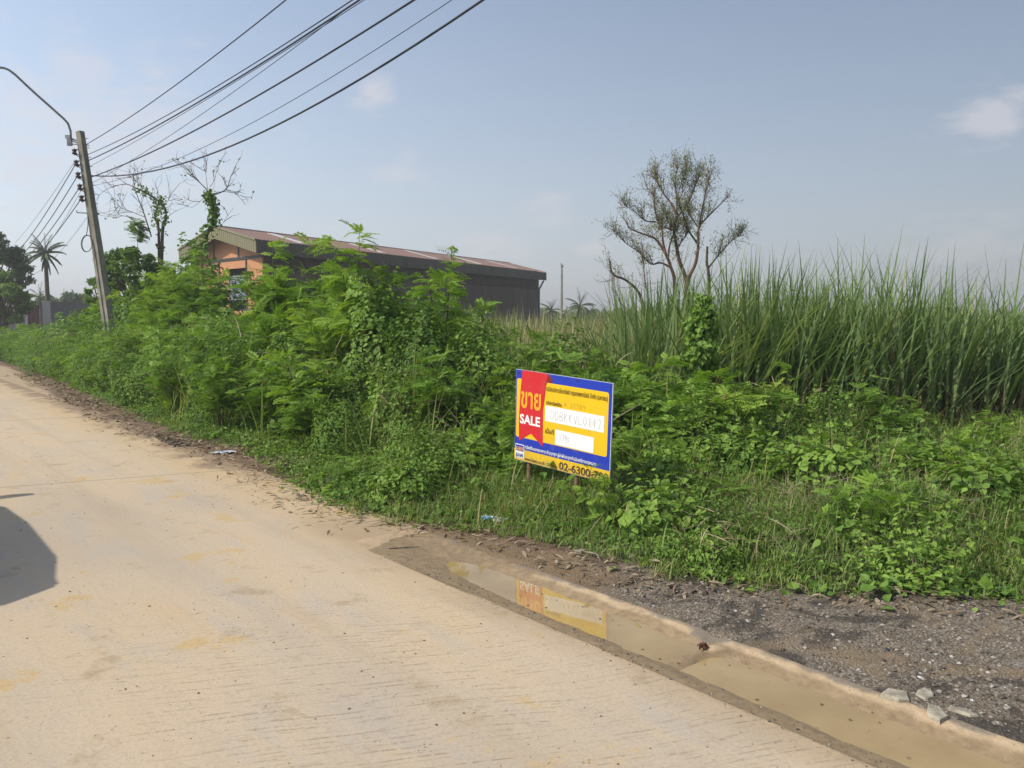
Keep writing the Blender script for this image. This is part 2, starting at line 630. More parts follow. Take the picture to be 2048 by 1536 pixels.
# speckles of grit
sp = k.voro(46, obj)
spr = k.voro(46, obj, out='Color')
sepc = k.n.new("ShaderNodeSeparateColor"); k.l.new(spr, sepc.inputs[0])
dot = k.math('MULTIPLY', k.math('LESS_THAN', sp, k.math('MULTIPLY', sepc.outputs[1], .30)), k.math('GREATER_THAN', sepc.outputs[0], .80))
dot = k.math('MULTIPLY', dot, k.step(k.noise(1.4, 3, .6, k.mapping((1, 1, 1), (0, 0, 0), (2, 7, 0))), .38, .58))
c = k.mix(k.math('MULTIPLY', dot, .62), c, (.15, .115, .085))
c = k.mix(k.math('MULTIPLY', k.math('SUBTRACT', fine, .46), 1.5, clamp=True), c, (.30, .235, .165))
c = k.mix(k.math('MULTIPLY', k.step(grit, .55, .8), .22), c, (.62, .50, .36))
# slab joint and its filler
jl = ST(ground(0, 975)); jr = ST(ground(330, 950))
m_ = (jr[0] - jl[0]) / (jr[1] - jl[1])
jd = k.math('ABSOLUTE', k.math('SUBTRACT', S_, k.math('ADD', k.math('MULTIPLY', T_, m_), float(jl[0] - m_ * jl[1]))))
jd = k.math('ADD', jd, k.math('MULTIPLY', k.noise(18, 3, .6), .012))
jd2 = k.math('ABSOLUTE', k.math('SUBTRACT', S_, k.math('ADD', k.math('MULTIPLY', T_, m_), float(jl[0] - m_ * jl[1] + 6.2))))
jd3 = k.math('ABSOLUTE', k.math('SUBTRACT', S_, k.math('ADD', k.math('MULTIPLY', T_, m_), float(jl[0] - m_ * jl[1] - 7.5))))
jall = k.math('MINIMUM', jd, k.math('MINIMUM', jd2, jd3))
c = k.mix(k.math('MULTIPLY', k.math('SUBTRACT', 1.0, k.step(jall, .008, .024)), .75), c, (.17, .145, .12))
wet = k.attr('wet')
c = k.mix(wet, c, k.mix(k.step(fine, .35, .65), (.19, .135, .075), (.28, .20, .115)))
h = k.math('ADD', k.math('MULTIPLY', fine, .6), k.math('MULTIPLY', groove, -.7))
h = k.math('ADD', h, k.math('MULTIPLY', dot, .8))
h = k.math('ADD', h, k.math('MULTIPLY', k.math('SUBTRACT', 1.0, k.step(jall, .004, .02)), -1.2))
nb = k.bump(h, .55, .006)
M['road'] = k.principled(c, k.math('SUBTRACT', .92, k.math('MULTIPLY', wet, .50)), nb, .25)

# ---- gutter material
k = NT('gutter_concrete')
S_, T_ = k.attr('s'), k.attr('t')
fine = k.noise(60, 6, .7)
mid = k.noise(7, 5, .6)
c = k.ramp(mid, [(.3, (.44, .315, .185)), (.7, (.60, .46, .29))])
c = k.mix(k.math('MULTIPLY', k.math('SUBTRACT', fine, .42), 1.6, clamp=True), c, (.24, .17, .10))
c = k.mix(k.math('MULTIPLY', k.step(k.noise(150, 3, .7), .58, .72), .4), c, (.16, .12, .08))
damp_shade_n = k.math('ADD', k.attr('damp_shade'), k.math('MULTIPLY', k.math('SUBTRACT', k.noise(14, 5, .6), .5), .5))
damp_shade = k.step(damp_shade_n, .10, .50)  # wet colour by the water, spread up the lip slope to shade its sunlit face
damp_shade_c = k.ramp(k.noise(22, 5, .65), [(.3, (.22, .155, .085)), (.7, (.36, .26, .15))])
c = k.mix(damp_shade, c, damp_shade_c)
grit2 = k.voro(60, None)
c = k.mix(k.math('MULTIPLY', k.math('LESS_THAN', grit2, .16), k.step(k.noise(5, 3), .52, .6)), c, (.07, .06, .05))
nb = k.bump(k.math('ADD', fine, mid), .5, .006)
c = k.mix(k.math('MULTIPLY', k.step(k.noise(3.5, 6, .7), .50, .66), .45), c, (.24, .17, .10))
c = k.mix(k.attr('dirt'), c, k.mix(k.noise(60, 3), (.15, .12, .085), (.33, .27, .20)))
M['gutter'] = k.principled(c, k.math('SUBTRACT', .9, k.math('MULTIPLY', damp_shade, .45)), nb, .3)

# ---- verge material (gravel, dirt, soil under the plants)
k = NT('verge_soil')
fine = k.noise(70, 6, .75)
mid = k.noise(5, 5, .65, None, .5)
gravel_c = k.ramp(k.voro(95, None, out='Color'), [(.0, (.10, .080, .055)), (.45, (.19, .150, .105)), (.75, (.28, .235, .175)), (1, (.48, .45, .40))])
gravel_c = k.mix(k.step(k.noise(2.2, 5, .7, k.mapping((1, 1, 1), (0, 0, 0), (1, 3, 0)), 1.2), .50, .60), gravel_c, k.mix(.75, gravel_c, (.050, .044, .038)))
gravel_c = k.mix(k.math('MULTIPLY', k.step(k.noise(1.6, 5, .6, k.mapping((1, 1, 1), (0, 0, 0), (7, 1, 0)), .8), .50, .64), .7), gravel_c, (.27, .20, .12))
gravel_c = k.mix(k.math('MULTIPLY', k.step(k.noise(3.4, 6, .75, k.mapping((1, 1, 1), (0, 0, 0), (2, 8, 0)), .8), .60, .68), .55), gravel_c, (.36, .33, .31))
dirt_c = k.ramp(k.noise(9, 6, .7), [(.28, (.115, .075, .048)), (.5, (.20, .135, .085)), (.72, (.33, .245, .16))])
soil_c = k.ramp(mid, [(.3, (.030, .030, .014)), (.7, (.070, .058, .030))])
c = k.mix(k.attr('gravel'), dirt_c, gravel_c)
c = k.mix(k.attr('sand'), c, k.ramp(k.noise(9, 6, .7), [(.3, (.40, .295, .18)), (.7, (.53, .41, .27))]))
c = k.mix(k.attr('soil'), c, soil_c)
wetv = k.attr('wet')
c = k.mix(wetv, c, k.ramp(k.noise(22, 5, .65), [(.3, (.18, .125, .070)), (.7, (.30, .215, .125))]))
c = k.mix(k.math('MULTIPLY', k.math('SUBTRACT', fine, .45), .8, clamp=True), c, (.06, .045, .03))
nb = k.bump(k.math('ADD', fine, k.math('MULTIPLY', k.voro(95), .8)), .8, .012)
M['verge'] = k.principled(c, k.math('SUBTRACT', .95, k.math('MULTIPLY', wetv, .4)), nb, .2)

# ---- far ground
k = NT('field_ground')
c = k.ramp(k.noise(.35, 6, .6), [(.3, (.05, .075, .025)), (.6, (.13, .125, .06)), (.8, (.22, .18, .11))])
M['field'] = k.principled(c, .95, None, .1)

far = 3000
tag(Geo().add([[-far, -far, -.12], [far, -far, -.12], [far, far, -.12], [-far, far, -.12]], [[0, 1, 2, 3]]).build('ground', M['field']), kind='structure')

ss = var_range(-16, 170, 0, .05)
grid(ss, np.concatenate([np.linspace(-7, -2.6, 12), np.arange(-2.5, GE, .05), [GE]]), lambda S, T: 0 * S, 'road', M['road'], {'wet': wet_f})
grid(ss, np.array([-20, -12, -9, -7.4, -7.0]), lambda S, T: np.where(T > -7.1, -.004, .02 + .03 * n2(S, T, 4)), 'far_verge', M['field'])
grid(np.concatenate([[1.95], var_range(2.0, 170, 2.0, .05)]), np.linspace(GE, .041, 18), lambda S, T: .0 * S, 'road', M['road'], {'wet': lambda S, T: wet_f(S, T) * 0})
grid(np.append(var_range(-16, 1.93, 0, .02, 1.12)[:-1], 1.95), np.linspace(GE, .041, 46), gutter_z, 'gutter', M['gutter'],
     {'dirt': lambda S, T: sm(T + .07 * np.exp(-((S + .78) / .10) ** 2) + .035 * n2(S * 7, T * 7, 44) + .02 * n2(S * 23, T * 23, 45), -.015, .015), 'damp_shade': lambda S, T: np.where(S > .3, np.maximum(np.clip(1.0 - (gutter_z(S, T) - WATER) / .030, 0, 1), sm(S + .15 * n2(S * 6, T * 8, 6), .35, .75)) * (1 - sm(S + .30 * np.abs(T + .15) + .10 * n2(S * 5, T * 5, 3), 1.80, 1.84)), np.clip(1.0 - (gutter_z(S, T) - WATER) / .030, 0, 1))})


def gravel_f(S, T):
    return 1 - sm(S + .5 * n2(S * 2, T * 2, 21) - .45 * T, -.15, .55)


def soil_f(S, T):
    return sm(T - edge_t(S) + .12 * n2(S * 4, T * 4, 22), -.02, .25)


tv = np.concatenate([np.arange(.02, 2.5, .03), np.arange(2.5, 8, .15), np.arange(8, 60, 2), [60.0]])
grid(ss, tv, lambda S, T: np.where(T >= 59, -.3, np.where(T < .03, gutter_z(S, .02 + 0 * T) + .001, verge_z(S, T) + .002)), 'roadside_verge', M['verge'],
     {'gravel': gravel_f, 'soil': soil_f, 'sand': lambda S, T: sm(S + .3 * T, 1.82, 1.95) * (1 - sm(T - edge_t(S) + .50 + .28 * n2(S * 1.6, T * 2.5, 41) + .10 * n2(S * 9, T * 9, 42), -.10, .12)), 'wet': lambda S, T: (1 - sm(T + .1 * n2(S * 5, T * 5, 31), .18, .36)) * (1 - sm(S + .30 * np.abs(T + .15) + .10 * n2(S * 5, T * 5, 3), 1.80, 1.84)) * sm(S, -.1, .4)})

# ---- water in the gutter
k = NT('muddy_water')
c = k.ramp(k.noise(3.5, 4, .5), [(.3, (.33, .225, .090)), (.7, (.42, .30, .135))])
nb = k.bump(k.noise(9, 2, .4), .02, .01)
M['water'] = k.principled(c, .03, nb, .5)
k.b.inputs['IOR'].default_value = 1.62
for nm, s0, s1, lab in (('puddle', -.82, 1.35, 'brown puddle mirroring the sale sign in the gutter'), ('puddle', -15, -.9, 'muddy water lying in the gutter at the bottom right corner')):
    sa = np.linspace(s0, s1, 60)
    g = Geo()
    S, T = np.meshgrid(sa, [-.47, -.27, -.07], indexing='ij')
    V = W(S, T, WATER).reshape(-1, 3)
    i = np.arange(59)[:, None] * 3; j = np.arange(2)[None]
    g.add(V, np.stack([i + j, i + j + 1, i + 4 + j, i + 3 + j], -1).reshape(-1, 4))
    tag(g.build(nm, M['water']), lab, 'puddle', kind='structure')

# ------------------------------------------------------------------ warehouse
A3, B3, L3 = at(512, 479, 49), at(1093, 547, 83), at(357, 500, 56.3)
EZ = A3.z
Av = np.array([A3.x, A3.y, 0]); Bv = np.array([B3.x, B3.y, 0]); Lv = np.array([L3.x, L3.y, 0])
LEN, WID = np.linalg.norm(Bv - Av), np.linalg.norm(Lv - Av)
Uv, Vv = (Bv - Av) / LEN, (Lv - Av) / WID
RZ = EZ + 1.22


def WH(a, b, z):
    a, b, z = np.broadcast_arrays(np.asarray(a, float), np.asarray(b, float), np.asarray(z, float))
    return Av + a[..., None] * Uv + b[..., None] * Vv + np.array([0, 0, 1.0]) * z[..., None]


def wh_box(g, a0, a1, b0, b1, z0, z1, tint=.5):
    c = [(a, b, z) for a in (a0, a1) for b in (b0, b1) for z in (z0, z1)]
    V = WH([q[0] for q in c], [q[1] for q in c], [q[2] for q in c])
    g.add(V, [[0, 1, 3, 2], [4, 6, 7, 5], [0, 4, 5, 1], [2, 3, 7, 6], [0, 2, 6, 4], [1, 5, 7, 3]], tint)


def corrug(g, f, n, depth_vec, depth):
    """sheet with vertical ribs: f(i/n) gives (bottom, top) points"""
    V = []
    for i in range(n * 4 + 1):
        q = i / (n * 4)
        lo, hi = f(q)
        off = np.array(depth_vec) * (depth if (i % 4) in (1, 2) else 0)
        V += [lo + off, hi + off]
    m = n * 4
    g.add(V, [[2 * i, 2 * i + 2, 2 * i + 3, 2 * i + 1] for i in range(m)])


M['salmon'] = None
k = NT('salmon_render')
brick = k.n.new("ShaderNodeTexBrick")
brick.inputs['Scale'].default_value = 2.4
brick.inputs['Color1'].default_value = (.62, .30, .135, 1)
brick.inputs['Color2'].default_value = (.57, .265, .115, 1)
brick.inputs['Mortar'].default_value = (.42, .21, .14, 1)
k.l.new(k.mapping((1, 1, 1), (math.radians(90), 0, 0)), brick.inputs['Vector'])
c = k.mix(k.math('MULTIPLY', k.noise(.8, 5, .6), .35), brick.outputs[0], (.42, .24, .16))
M['salmon'] = k.principled(c, .9, None, .15)
M['roof'] = plain('brown_metal_roof', (.235, .150, .125), .5, .05, .5, .35)
M['khaki'] = plain('khaki_metal', (.235, .215, .12), .55, .06, 1, .3)
def streaky(name, col, rough=.6):
    k = NT(name)
    run = k.noise(1.0, 5, .65, k.mapping((1.4, 1.4, .12)))
    c = k.mix(k.step(run, .45, .75), col, tuple(q * .62 for q in col))
    c = k.mix(k.math('MULTIPLY', k.step(k.noise(1.0, 5, .7, k.mapping((2.3, 2.3, .10), (0, 0, 0), (4, 1, 0))), .58, .75), .5), c, (.17, .10, .06))
    return k.principled(c, rough, None, .3)


M['umber'] = streaky('dark_brown_metal', (.125, .108, .078))
M['darkwall'] = streaky('dark_wall_sheet', (.120, .084, .052))
M['bluepipe'] = plain('blue_paint', (.035, .13, .24), .5, .1, 4)
M['skylight'] = plain('translucent_roof_sheet', (.62, .62, .60), .4, .05, 2)
M['shutter'] = plain('grey_slats', (.20, .245, .27), .5, .1, 2)
M['frame'] = plain('dark_steel_frame', (.05, .05, .055), .5, .1, 2)

wh = empty('warehouse', tuple(Av + np.array([0, 0, 0])))
tag(wh, 'long brown metal warehouse with salmon end wall behind the thicket', 'warehouse')
wparts = []


def wp(g, name, mat, parent=None, smooth=False):
    o = g.build(name, mat, None, smooth)
    par = parent or wh
    o.parent = par
    wparts.append(o)
    o.location = -Vector(Av) if par is wh else (0, 0, 0)
    return o


OV = .85                        # overhang of the roof beyond the walls
rdir_front = -Uv
# side (long) fascia and front (gable) fascia
FD = .80
g = Geo()
outn = -Vv
corrug(g, lambda q: (WH(q * LEN, 0, EZ - FD), WH(q * LEN, 0, EZ)), 150, outn, .04)
wh_box(g, 0, LEN, .02, .05, EZ - FD, EZ)
wp(g, 'side_fascia', M['umber'])
for b0, b1, nm in ((0, WID / 2, 'gable_fascia'), (WID / 2, WID, 'gable_fascia')):
    g = Geo()

    def f(q, b0=b0, b1=b1):
        b = b0 + (b1 - b0) * q
        zt = EZ + (RZ - EZ) * (1 - abs(b - WID / 2) / (WID / 2))
        return WH(0, b, zt - FD), WH(0, b, zt)
    corrug(g, f, 20, -Uv, .04)
    V = []
    for b in (b0, b1):
        zt = EZ + (RZ - EZ) * (1 - abs(b - WID / 2) / (WID / 2))
        V += [WH(.05, b, zt - FD), WH(.05, b, zt)]
    g.add(V, [[0, 2, 3, 1]])
    V = []
    for b in (b0, b1):
        zt = EZ + (RZ - EZ) * (1 - abs(b - WID / 2) / (WID / 2))
        V += [WH(-.10, b, zt - .05), WH(-.10, b, zt + .05), WH(.12, b, zt + .05), WH(.12, b, zt - .05)]
    g.add(V, [[0, 4, 5, 1], [1, 5, 6, 2], [2, 6, 7, 3], [3, 7, 4, 0]])
    wp(g, nm, M['khaki'])
g = Geo()
corrug(g, lambda q: (WH(q * LEN, WID, EZ - FD), WH(q * LEN, WID, EZ)), 60, Vv, .04)
wp(g, 'side_fascia', M['umber'])
# roof with standing ribs
g = Geo()
for b0, b1, z0, z1 in ((0, WID / 2, EZ, RZ), (WID / 2, WID, RZ, EZ)):
    g.add([WH(0, b0, z0 + .02), WH(LEN, b0, z0 + .02), WH(LEN, b1, z1 + .02), WH(0, b1, z1 + .02)], [[0, 1, 2, 3]])
    g.add([WH(0, b0, z0 - .10), WH(LEN, b0, z0 - .10), WH(LEN, b1, z1 - .10), WH(0, b1, z1 - .10)], [[0, 3, 2, 1]])
for i in range(121):
    a = i * LEN / 120
    for b0, b1, z0, z1 in ((0, WID / 2, EZ, RZ), (WID / 2, WID, RZ, EZ)):
        V = [WH(a - .025, b0, z0 + .02), WH(a + .025, b0, z0 + .02), WH(a + .025, b1, z1 + .02), WH(a - .025, b1, z1 + .02)]
        V2 = [v + np.array([0, 0, .035]) for v in V]
        g.add(V + V2, [[4, 5, 6, 7], [0, 1, 5, 4], [3, 7, 6, 2], [0, 4, 7, 3], [1, 2, 6, 5]])
wh_box(g, 0, LEN, WID / 2 - .12, WID / 2 + .12, RZ + .0, RZ + .075)
roof = wp(g, 'roof', M['roof'])
for fr in (.115, .33, .51, .69, .86):
    g = Geo()
    a = LEN * fr
    lo, hi = .10, .88
    z0 = EZ + (RZ - EZ) * lo + .062
    z1 = EZ + (RZ - EZ) * hi + .062
    V = [WH(a - .32, WID / 2 * lo, z0), WH(a + .32, WID / 2 * lo, z0), WH(a + .32, WID / 2 * hi, z1), WH(a - .32, WID / 2 * hi, z1)]
    V2 = [v - np.array([0, 0, .03]) for v in V]
    g.add(V + V2, [[0, 1, 2, 3], [4, 7, 6, 5], [0, 4, 5, 1], [2, 6, 7, 3], [1, 5, 6, 2], [0, 3, 7, 4]])
    o = g.build('skylight_strip', M['skylight'], roof)
# walls
ia, ib = .9, .55
g = Geo()
za = EZ - .1
corrug(g, lambda q: (WH(ia + q * (LEN - 2 * ia), ib, 0), WH(ia + q * (LEN - 2 * ia), ib, EZ - 1.75)), 130, -Vv, .03)
wh_box(g, ia, LEN - ia, ib + .03, ib + .10, 0, EZ - .12)
wh_box(g, ia, LEN - ia, WID - ib - .1, WID - ib, 0, EZ - .12)
wh_box(g, LEN - ia - .08, LEN - ia, ib + .12, WID - ib - .12, 0, EZ + .2)
wp(g, 'side_wall', M['darkwall'])
g = Geo()
nl = 9
for i in range(nl):
    z0 = EZ - 1.72 + i * .155
    V = []
    for a in (ia - .02, LEN - ia + .02):
        V += [WH(a, ib, z0 + .13), WH(a, ib - .13, z0), WH(a, ib - .11, z0 - .012), WH(a, ib + .02, z0 + .115)]
    g.add(V, [[0, 1, 5, 4], [1, 2, 6, 5], [2, 3, 7, 6], [0, 3, 2, 1], [4, 5, 6, 7]])
wp(g, 'wall_louvre', M['darkwall'])
# gable end: salmon panels between dark frames, opening with slats
g = Geo()
o0, o1, oz0, oz1 = 2.65, 5.0, 3.1, 4.95
zt = lambda b: EZ + (RZ - EZ) * (1 - abs(b - WID / 2) / (WID / 2)) - .14
wh_box(g, ia, ia + .12, ib, o0, 0, 5.55)
wh_box(g, ia, ia + .12, o1, WID - ib, 0, 5.55)
wh_box(g, ia, ia + .12, o0, o1, oz1, 5.55)
wh_box(g, ia, ia + .12, o0, o1, 0, 2.2)
V = [WH(ia + .01, ib, 5.55), WH(ia + .01, WID - ib, 5.55), WH(ia + .01, WID - ib, zt(WID - ib)), WH(ia + .01, WID / 2, zt(WID / 2)), WH(ia + .01, ib, zt(ib))]
g.add(V, [[0, 1, 2], [0, 2, 3], [0, 3, 4]])
wp(g, 'gable_wall', M['salmon'])
g = Geo()
wh_box(g, ia - .06, ia - .005, ib, WID - ib, 5.48, 5.66)
wp(g, 'beam', M['frame'])
for b in (o0 - .08, 6.2, 8.6):
    g = Geo(); wh_box(g, ia - .055, ia - .006, b, b + .13, 0, 5.475); wp(g, 'post', M['frame'])
for b in (3.55, 6.9):
    g = Geo(); wh_box(g, ia - .055, ia - .006, b, b + .11, 5.665, zt(b) - .05); wp(g, 'post', M['frame'])
g = Geo(); wh_box(g, ia - .04, ia - .004, ib + .02, o0 - .1, 2.18, 2.28); wp(g, 'beam', M['frame'])
g = Geo()
wh_box(g, ia + .6, ia + .65, o0 - .3, o1 + .3, 2.0, 5.2)
wp(g, 'inner_wall', M['frame'])
g = Geo()
for i in range(14):
    z = 2.9 + i * .115
    V = []
    for b in (o0 + .04, o1 - .04):
        V += [WH(ia + .02, b, z), WH(ia + .09, b, z + .10), WH(ia + .10, b, z + .10), WH(ia + .03, b, z)]
    g.add(V, [[0, 1, 5, 4], [1, 2, 6, 5], [2, 3, 7, 6], [3, 0, 4, 7]])
wp(g, 'window_shutter', M['shutter'])
# downpipe at the far end
g = Geo()
pa = WH(LEN - ia + .05, ib - .05, 0)
pts = [pa, WH(LEN - ia + .05, ib - .05, EZ - 1.75), WH(LEN - .25, .25, EZ - .85)]
g.tube([pts[0], pts[1]], .10, 8).tube([pts[1], pts[2]], .09, 8)
wp(g, 'downpipe', M['bluepipe'])

M['grey_wall'] = plain('grey_block_wall', (.30, .30, .29), .9, .12, 1.2, .2, bump=.2)
M['white_wall'] = plain('white_plaster', (.66, .63, .58), .85, .1, 1.2, .2)
M['gatebrown'] = plain('brown_door_paint', (.16, .07, .06), .7, .15, 3)
g = Geo()
pA, pB = at(1135, 655, 92), at(930, 660, 66)
pC = at(1500, 655, 110)
for q0, q1 in ((pB, pA), (pA, pC)):
    dd = np.array([(q1 - q0).x, (q1 - q0).y, 0]); Ln = np.linalg.norm(dd); dd /= Ln
    g.box(((q0.x + q1.x) / 2, (q0.y + q1.y) / 2, .6), (Ln, .15, 1.2), axes=[dd, [-dd[1], dd[0], 0], [0, 0, 1]])
tag(g.build('boundary_wall', M['grey_wall']), 'low grey boundary wall beyond the dry reeds right of the warehouse', 'wall')

# ------------------------------------------------------------------ power pole and lamp
k = NT('pole_concrete')
c = k.ramp(k.noise(3, 6, .65), [(.3, (.17, .16, .12)), (.7, (.34, .32, .27))])
c = k.mix(k.math('MULTIPLY', k.step(k.noise(1.3, 5, .6, k.mapping((1, 1, .25))), .5, .65), .5), c, (.12, .12, .075))
M['pole'] = k.principled(c, .9, k.bump(k.noise(40, 4), .3, .01), .2)
PB = Vector((-12.40, 25, -.05)); PT = at(160, 263, 25)
pole = empty('utility_pole', PB)
tag(pole, 'leaning weathered concrete utility pole rising from the roadside bushes', 'utility pole')


def pole_pt(z):
    q = (z - PB.z) / (PT.z - PB.z)
    return PB.lerp(PT, q)


ax = Vector((PT - PB)).normalized()
fx = Vector((math.cos(math.radians(-22)), math.sin(math.radians(-22)), 0)); fx = (fx - ax * fx.dot(ax)).normalized(); fy = ax.cross(fx)
g = Geo()
# H-like section: rectangle with a groove on the broad faces
sec = lambda w, d, gr: [(-w, -d), (-w * .25, -d), (-w * .18, -d + gr), (w * .18, -d + gr), (w * .25, -d), (w, -d), (w, d), (-w, d)]
V = []
n = 14
for i in range(n + 1):
    q = i / n
    c0 = PB.lerp(PT, q) - PB
    w, d = .155 - .062 * q, .125 - .045 * q
    gr = .03 if q < .55 else .0
    for (a, b) in sec(w, d, gr):
        V.append(tuple(c0 + fx * a + fy * b))
F = [[i * 8 + j, i * 8 + (j + 1) % 8, (i + 1) * 8 + (j + 1) % 8, (i + 1) * 8 + j] for i in range(n) for j in range(8)]
g.add(V, F)
g.add(V[-8:], [[0, 5, 6, 7], [0, 1, 2, 5], [2, 3, 4, 5]])
g.build('pole_shaft', M['pole'], pole)
side = Vector((-.93, -.36, 0)).normalized()         # road side of the pole


def loc(v):
    return Vector(v) - PB


rack_z = [6.72, 6.38, 6.02, 5.66, 5.32]
ins_pts = []
for z in rack_z:
    p = pole_pt(z)
    g = Geo()
    for dz in (-.075, .075):
        g.tube([loc(p + Vector((0, 0, dz))), loc(p + side * .26 + Vector((0, 0, dz)))], .014, 5)
    g.tube([loc(p + side * .235 + Vector((0, 0, -.11))), loc(p + side * .235 + Vector((0, 0, .11)))], .012, 5)
    rk = g.build('rack', M['rust'], pole)
    g = Geo()
    c0 = p + side * .235
    zz = np.array([-.075, -.07, -.03, 0, .03, .07, .075]); rr = [.03, .07, .07, .04, .07, .07, .03]
    g.tube([loc(c0 + Vector((0, 0, float(a)))) for a in zz], rr, 10)
    g.build('insulator', M['rust'], rk, True)
    ins_pts.append(c0)
for z, L in ((6.95, .36), (4.88, .42)):
    p = pole_pt(z); g = Geo(); g.tube([loc(p - side * .2), loc(p + side * L)], .016, 5); g.tube([loc(p + side * L), loc(p + side * L + Vector((0, 0, .07)))], .016, 5)
    g.build('crossbar', M['steel'], pole)
for z in np.linspace(4.9, 7.15, 9):
    p = pole_pt(float(z)); g = Geo(); g.tube([loc(p - side * .05), loc(p - side * .20)], .011, 5); g.build('bolt', M['steel'], pole)
# coiled spare cable and dangling jumpers
g = Geo()
cc = pole_pt(4.0) + side * .27
g.tube([loc(cc + Vector((math.cos(a) * .17, math.sin(a) * .04, math.sin(a) * .26 - .05))) for a in np.linspace(0, 6.283, 28)], .011, 5)
g.tube([loc(cc + Vector((math.cos(a) * .155, .02 + math.sin(a) * .04, math.sin(a) * .25 - .05))) for a in np.linspace(0, 6.283, 28)], .010, 5)
g.tube([loc(cc + Vector((0, 0, .2))), loc(cc + Vector((.06, 0, .5))), loc(pole_pt(4.9) + side * .12)], .012, 5)
g.build('cable_coil', M['cable'], pole)
for i in range(4):
    g = Geo()
    a, b = ins_pts[i], ins_pts[i + 1]
    g.tube([loc(a + Vector((-.02, 0, -.05))), loc(a.lerp(b, .3) + Vector((.13, 0, -.05))), loc(a.lerp(b, .7) + Vector((.14, 0, -.12))), loc(b + Vector((.02, 0, -.12)))], .014, 5)
    g.build('jumper_wire', M['cable'], pole)

# street lamp clamped to the pole
lb = pole_pt(7.05) + side * .16
lamp = empty('street_lamp', lb)
tag(lamp, 'street lamp with long bent pipe arm clamped to the pole top', 'street lamp')
arm_px = [(142, 281), (141, 262), (136, 247), (128, 238), (100, 213), (75, 191), (50, 168), (30, 149), (18, 140), (8, 136), (-4, 135), (-60, 138)]
arm = [at(x, y, 25 - .9 * (140 - x) / 140) for x, y in arm_px]
g = Geo(); g.tube([p - lb for p in arm], .034, 8)
g.build('arm', M['steel'], lamp, True)
g = Geo()
hd = arm[-1] - lb
g.tube([hd + Vector((a, 0, b)) for a, b in ((.05, 0), (-.02, 0), (-.15, -.01), (-.45, -.02), (-.62, -.03), (-.68, -.04))], [.03, .05, .10, .13, .10, .02], 10)
g.build('lamp_head', M['steel'], lamp, True)
g = Geo()
p0 = at(139, 276, 25) - lb
g.box(p0 + Vector((-.03, 0, .03)), (.15, .12, .10)).box(p0 + Vector((.0, 0, -.12)), (.13, .10, .22), .1)
g.tube([p0 + Vector((0, 0, 0)), pole_pt(7.02) - lb], .03, 6)
g.tube([p0 + Vector((0, 0, -.06)), pole_pt(6.95) - lb], .02, 6)
g.build('bracket', M['steel'], lamp)

# cables to the next pole behind the viewer
dirc = np.array([.644, -.765])


def cable(pts_px, r, plan_dir, label, Az=None, far_len=44):
    z0px = pts_px[0]
    A = at(z0px[0], z0px[1], 25.0)
    A2 = np.array([A.x, A.y])
    d = np.array(plan_dir) / np.linalg.norm(plan_dir)
    D_, Z_ = [], []
    for (px, py) in pts_px:
        rr = ray(px, py)
        # A2 + u d = k r
        Mx = np.array([[rr.x, -d[0]], [rr.y, -d[1]]])
        kk, u = np.linalg.solve(Mx, A2)
        D_.append(u); Z_.append(CAM_H + kk * rr.z)
    wgt = np.ones(len(D_)); wgt[0] = 3
    deg = 2 if len(D_) > 2 else 1
    co = np.polyfit(D_, Z_, deg, w=wgt)
    if deg == 2 and co[0] < .0008:
        co = np.polyfit(D_, np.array(Z_) - .002 * np.array(D_) ** 2, 1, w=wgt); co = np.array([.002, co[0], co[1]])
    q = np.linspace(0, far_len, 60)
    zz = np.polyval(co, q)
    pts = [Vector((A2[0] + u * d[0], A2[1] + u * d[1], z)) for u, z in zip(q, zz)]
    base = pts[0]
    g = Geo(); g.tube([p - base for p in pts], r, 5)
    o = g.build('power_cable', M['cable'], None, True, base)
    tag(o, label, 'cable', 'overhead cables strung from the pole')
    return o


cable([(173, 289), (293, 205), (447, 100), (575, 0)], .011, (.62, -.78), 'topmost black cable running up from the pole to the frame top')
cable([(176, 309), (317, 239), (500, 134), (703, 0)], .010, (.635, -.77), 'second black cable from the pole top, just above a thicker one')
cable([(178, 321), (317, 243), (500, 139), (729, 0)], .015, (.64, -.765), 'thick black cable third down from the pole top')
cable([(181, 332), (317, 256), (500, 146), (716, 8), (727, 0)], .006, (.64, -.765), 'thin pale cable just beneath the thick third cable')
cable([(184, 368), (220, 340), (366, 233), (500, 157), (744, 0)], .006, (.64, -.765), 'thin cable crossing over the fourth thick one near the pole')
cable([(183, 354), (293, 310), (500, 199), (829, 0)], .016, (.65, -.76), 'thick black cable reaching the frame top left of the lowest pair')
cable([(186, 371), (256, 358), (317, 332), (500, 246), (905, 0)], .006, (.66, -.75), 'thin cable between the two lowest thick cables')
cable([(183, 351), (269, 353), (366, 327), (500, 272), (725, 154), (970, 0)], .018, (.67, -.74), 'lowest and thickest black cable sagging below the others')
far_p = at(32, 522, 70)
